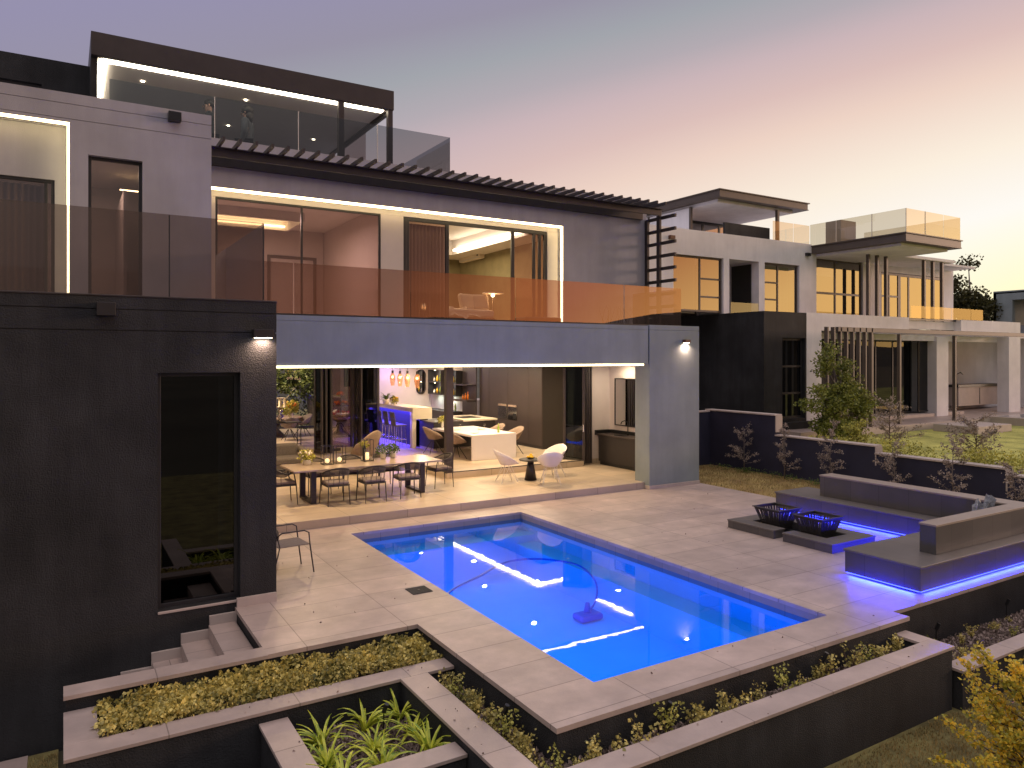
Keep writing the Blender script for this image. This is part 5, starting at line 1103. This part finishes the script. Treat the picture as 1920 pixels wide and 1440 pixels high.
tag(m.build('ground_cover', M['leafy']), 'low yellow green ground cover behind the retaining wall coping', kind='stuff')
tree('distant_tree', (60, 30.2, -1), 'dark tree silhouetted against the sunset right of the neighbouring house', 'tree', 9.5, [(0, .6, 8.4, 1.6, 1.6, 1.3), (0, -.7, 7.9, 1.5, 1.1, 1.1), (0, .3, 11.7, .6, .9, .45), (0, 1.4, 9.9, .8, .9, .9), (0, 0, 6.3, 1.6, 2.0, 1.2), (0, 2.4, 8.5, 1.5, 1.5, 2.5)], 17000, .19, 'dleaf', 6, .3)
for i, (x, y, h, lab) in enumerate(((57, 25.2, 4.6, 'low round tree right of the amber balustrade'), (85, 44, 6.5, 'far dark tree on the horizon behind the large silhouetted tree'))):
    tree('distant_tree', (x, y, -1), lab, 'tree', h, [(0, 0, h*.8, 1.8, 1.8, 1.5), (0, 1.4, h*.6, 1.2, 1.4, 1.0)], 2200, .2, 'dleaf', 60+i, .2)
# saplings along the retaining wall
def branchy(name, loc, label, cat, h, spread, nb, seed, fol, lsize, per, group, bark='bark', tr=.02, zlo=.15, shape=1.0, flat=1.0):
    t = empty(name, loc, label, cat, group); rr = random.Random(seed); tk = MB(); m = MB()
    top = Vector((rr.uniform(-.05, .05), rr.uniform(-.05, .05), h)); mid = Vector((rr.uniform(-.04, .04), rr.uniform(-.04, .04), h*.5))
    tk.tube([(0, 0, -.05), mid, top], [tr, tr*.7, tr*.2], 6)
    for k in range(nb):
        f = zlo+(1-zlo)*(k+rr.random())/nb; base = (Vector((0, 0, 0)).lerp(mid, f*2) if f < .5 else mid.lerp(top, f*2-1))
        a_ = rr.uniform(0, 6.28); ln = spread*(1-.75*f*shape)*rr.uniform(.35, 1.15); d_ = Vector((math.cos(a_)*flat, math.sin(a_), rr.uniform(.1, .9))).normalized(); pts = [base]
        p = base
        for q in range(4):
            p = p+d_*ln/4; d_ = (d_+Vector((rr.uniform(-.35, .35), rr.uniform(-.35, .35), rr.uniform(-.15, .25)))).normalized(); pts.append(p)
        tk.tube(pts, [tr*.35, tr*.3, tr*.22, tr*.15, tr*.08], 4)
        for q in range(int(per*(.4+ln/spread))):
            i_ = rr.choice((1, 1, 2, 2, 3, 3, 3)); c_ = pts[i_].lerp(pts[i_+1], rr.random())+Vector((rr.gauss(0, .03), rr.gauss(0, .03), rr.gauss(0, .025)))*(lsize/.035)
            leaf(m, c_, (rr.gauss(0, 1), rr.gauss(0, 1), .3), lsize*rr.uniform(.6, 1.4), rr)
    tk.build('trunk', M[bark], t, True, local=True); m.build('crown', M[fol], t, local=True); return t
for i, (x, y, h, sprd, lab) in enumerate(((16.9, 14.8, 1.25, .85, 'widest pale sapling, nearest the grey pier'), (16.9, 13.4, 1.45, .5, 'slim upright pale sapling below the step of the retaining wall'), (16.85, 11.9, 1.65, .62, 'tall pale sapling behind the near end of the seat back'),
      (16.8, 10.25, 1.2, .75, 'grey sapling behind the middle of the bench back'), (16.75, 8.8, 1.55, .7, 'grey sapling rising above the wall coping'), (16.7, 7.6, 1.1, .6, 'small grey sapling at the right edge'))):
    branchy('sapling', (x, y, -.02), lab, 'sapling', h, sprd, 20, 20+i, 'mauvel', .034, 64, 'pale saplings along the retaining wall', shape=.8)
for l_, lab, h, sprd, sd_ in BUSHES: branchy('grey_bush', l_, lab, 'shrub', h, sprd, 34, sd_, 'mauvel' if sd_ != 14 else 'leafy', .04, 70, 'sparse bushes on the neighbouring plot', 'twig', .025, zlo=.05, shape=.5)
m = MB(); rr = random.Random(42)
for k in range(60): leaves(m, (16.95+rr.uniform(-.25, .1), rr.uniform(7.5, 16), .05), (.16, .2, .08), 26, .035, rr)
tag(m.build('ground_cover', M['leaf']), 'dark low planting at the foot of the retaining wall', kind='stuff')
potted('wall_plant', (15.4, 16.7, 1.35), .1, .2, 'pale green spiky plant behind the grey pier', 'leafy', .3, 260, .12, cat='plant', seed=44)
# ground cover in the big planter
m = MB(); rr = random.Random(43)
for k in range(1500):
    x = rr.uniform(.30, 3.72); y = rr.uniform(7.72, 8.40); hh = .16+.06*noise.noise(Vector((x*2, y*2, 0)))+.05*noise.noise(Vector((x*6, y*6, 3)))
    if noise.noise(Vector((x*3, y*3, 9))) > .42 and y > 8.1: hh *= .3
    leaves(m, (x, y, -.30+hh), (.05, .05, .055), 12, rr.choice((.022, .03, .03, .042)), rr, aspect=.6)
tag(m.build('ground_cover', M['hedge']), 'bronze green ground cover filling the rectangular planter', kind='stuff')
# strap-leaved plants
def strap(seed, n=26, ln=.38):
    m = MB(); rr = random.Random(seed)
    for k in range(n):
        a = rr.uniform(0, 6.28); L_ = ln*rr.uniform(.6, 1.15); e_ = rr.uniform(.75, 1.5); p = Vector((.02*math.cos(a), .02*math.sin(a), 0)); w = Vector((-math.sin(a), math.cos(a), 0))*.019; bend = rr.uniform(.15, .42)
        for s in range(6):
            q = p+Vector((math.cos(a)*math.cos(e_), math.sin(a)*math.cos(e_), math.sin(e_)))*L_/6; wq = w*(.88 if s < 4 else .45)
            up = Vector((0, 0, .006)); m.quad(p-w, p-up, q-up, q-wq); m.quad(p-up, p+w, q+wq, q-up); p = q; w = wq; e_ -= bend
    return m
ag = [(3.02, 7.25, 'front right corner, beside the narrow wall'), (2.62, 7.2, 'beside the planter coping, second from the right at the back'), (2.55, 6.75, 'in the middle of the bed'), (3.0, 6.85, 'at the right in the second row'), (2.98, 6.42, 'largest clump at the lower right corner'), (2.5, 6.4, 'front row centre'), (2.1, 6.3, 'front row left, cut by the picture edge'), (2.15, 7.1, 'at the back left corner'), (2.08, 6.7, 'along the left coping')]
proto = []
for v in range(3):
    t = empty('strap_leaf_plant', (0, 0, 0), 'x', 'plant', 'strap leaved plants in the low planter'); strap(50+v, 24+4*v).build('foliage', M['agave'], t, local=True); proto.append(t)
for i, (x, y, lab) in enumerate(ag):
    lb = 'yellow green strap leaved plant '+lab; sc_ = (1, 1.05, .9, 1, 1.2, 1.05, 1.15, 1.05, 1)[i]
    if i < 3: t = proto[i]; t.location = (x, y, -.50); t['label'] = lb; t.scale = (sc_,)*3
    else: copy_tree(proto[i % 3], (x, y, -.50), i*1.3, lb, sc_)
# small shrubs in the narrow beds
def shrublet(seed, h=.28, r=.13, n=150):
    t = empty('small_shrub', (0, 0, 0), 'x', 'shrub', 'young shrubs in the narrow flower beds'); rr = random.Random(seed); m = MB(); s = MB()
    for k in range(rr.randint(4, 6)):
        a = rr.uniform(0, 6.28); q = r*rr.uniform(.2, 1); hh = h*rr.uniform(.5, 1.15); tip = Vector((q*math.cos(a), q*math.sin(a), hh)); s.tube([(0, 0, 0), tip*.5+Vector((0, 0, .02)), tip], [.005, .004, .002], 4)
        for j in range(n//5):
            f = rr.uniform(.3, 1.05); p = tip*f+Vector((rr.gauss(0, .022), rr.gauss(0, .022), rr.gauss(0, .015))); leaf(m, p, (rr.gauss(0, 1), rr.gauss(0, 1), .5), .034*rr.uniform(.6, 1.2), rr, aspect=.42)
    s.build('stem', M['twig'], t, local=True); m.build('foliage', M['hedge' if seed % 3 else 'leafy'], t, local=True); return t
sv = [shrublet(70+i, .20+.05*(i % 3), .12+.02*(i % 2), 120+30*i) for i in range(5)]; used = [False]*5
def put_shrub(i, x, y, z, sc_, lab):
    v = i % 5; lb = lab
    if not used[v]: used[v] = True; t = sv[v]; t.location = (x, y, z); t.scale = (sc_,)*3; t['label'] = lb
    else: copy_tree(sv[v], (x, y, z), i*2.1, lb, sc_)
ordn = ['first', 'second', 'third', 'fourth', 'fifth', 'sixth', 'seventh', 'eighth', 'ninth', 'tenth', 'eleventh', 'twelfth', 'thirteenth', 'fourteenth', 'fifteenth', 'sixteenth', 'seventeenth', 'eighteenth', 'nineteenth']
rr = random.Random(77)
for i in range(11): put_shrub(i, 3.60+rr.uniform(-.06, .06), 7.3-i*.185, -.36, rr.uniform(.75, 1.15), f'small bronze green shrub beside the pool wall, {ordn[i]} from the far end')
xs = [3.62, 3.85, 4.02, 4.25, 4.6, 4.95, 5.35, 5.7, 6.0, 6.25, 6.6, 6.95, 7.2, 7.45, 7.75, 8.05, 8.35, 8.7]
for i, x in enumerate(xs): put_shrub(i+2, x, 5.22+rr.uniform(-.05, .06), -.36, rr.uniform(.75, 1.3), f'small leafy shrub in the long front bed, {ordn[i]} from the left corner')
for i in range(16):
    x = 9.6+rr.uniform(-.1, .1)+i*.27; put_shrub(i+1, x, 5.12+.33*(i % 2)+rr.uniform(-.06, .06), -.62, rr.uniform(.45, .7), f'tiny shrub on the mulch bed below the blue lit bench, {ordn[i]} from the left')
# garden spike lights
for i, (x, y, z, lab) in enumerate(((3.62, 6.1, -.36, 'black garden spike light in the bed beside the pool wall'), (7.35, 5.30, -.36, 'black garden spike light in the long front bed'), (10.1, 5.55, -.62, 'black garden spike light at the left of the mulch bed under the bench'), (12.0, 5.56, -.62, 'black garden spike light at the right of the mulch bed under the bench'), (5.0, 5.33, -.36, 'black garden spike light near the pool corner'), (2.75, 7.0, -.50, 'black garden spike light among the strap leaved plants'))):
    t = empty('spike_light', (x, y, z), lab, 'garden light', 'spike lights in the flower beds'); MB().tube([(0, 0, 0), (0, 0, .26)], .007, 6).build('spike', M['black'], t, local=True); MB().tube([(0, 0, .24), (.02, -.03, .33)], .024, 10).build('head', M['black'], t, local=True)
# big golden shrub bottom right
branchy('golden_shrub', (8.0, 3.45, -.93), 'large loose shrub with yellow and green leaves in the bottom right corner', 'shrub', .98, 1.0, 60, 9, 'gold', .036, 150, None, 'twig', .03, zlo=.05, shape=.55)
# covered box at the bottom edge
t = empty('covered_box', (1.26, 6.72, -1.18), 'low box under shiny grey tarpaulin at the bottom edge of the picture', 'cover')
m = MB(); nn = 18
for i in range(nn+1):
    for j in range(nn+1):
        x = -.35+.7*i/nn; y = -.4+.8*j/nn; e_ = max(abs(x)/.35, abs(y)/.4); z = .62-(max(0, e_-.8)*1.6)**1.5+.02*noise.noise(Vector((x*7, y*7, 1)))
        m.v.append((x, y, z))
for i in range(nn):
    for j in range(nn): a = i*(nn+1)+j; m.f.append((a, a+nn+1, a+nn+2, a+1))
m.build('tarpaulin', M['cover'], t, True, local=True); MB().box(-.33, .33, -.38, .38, 0, .45).build('box', M['cab'], t, local=True)
# garden behind the living room windows
for i, (x, y, lab) in enumerate(((8.3, 34.6, 'dark garden tree outside the left living room window'), (10.4, 35.6, 'dark garden tree with thick trunk outside the living room window'), (6.2, 36, 'dark garden tree at the far left outside the living room'))):
    tree('garden_tree', (x, y, -1), lab, 'tree', 5, [(0, 0, 3.9, 1.3, 1.0, 1.1), (1, 0, 3.0, 1.0, .8, .8), (-1, 0, 3.2, 1.0, .8, .8)], 3400, .13, 'garden', 90+i, .2)
m = MB(); rr = random.Random(95)
for k in range(150): leaves(m, (rr.uniform(4, 14), rr.uniform(35.5, 38), rr.uniform(-.8, 2.6)), (.6, .4, .6), 26, .14, rr)
tag(m.build('hedge', M['garden']), 'dark green growth filling the living room windows from outside', kind='stuff')
area('garden_fill', (8.8, 32.6, 3.2), .6, 160, (1, .8, .45), (R(40), 0, 0))  # unseen fill lamp added to brighten the trees behind the house
# ground behind the house so the garden stands on something
tag(plate('rear_garden', M['lawn'], None, -8, 26, 32.3, 60, -1.3, -.9), kind='structure')
m = MB(); rr = random.Random(99)
for x0, x1, y0, y1, z, n_ in ((.1, 3.6, 7.45, 7.66, -.163, 7), (3.13, 3.4, 5.2, 7.2, -.163, 9), (3.2, 9, 4.83, 5.07, -.163, 14), (4, 9, 5.5, 5.9, .003, 8), (2.6, 4.4, 9, 13.5, .003, 14), (9, 13.5, 7, 13, .003, 26), (1.66, 1.88, 5.4, 7.3, -.273, 5)):
    for _ in range(n_): leaf(m, Vector((rr.uniform(x0, x1), rr.uniform(y0, y1), z+.004)), (rr.gauss(0, 2), rr.gauss(0, 2), 0), .03*rr.uniform(.5, 1.2), rr)
for v_ in range(len(m.v)):
    pass
tag(m.build('fallen_leaves', M['chip']), 'tiny dry leaves lying on the paving and wall copings', kind='stuff')
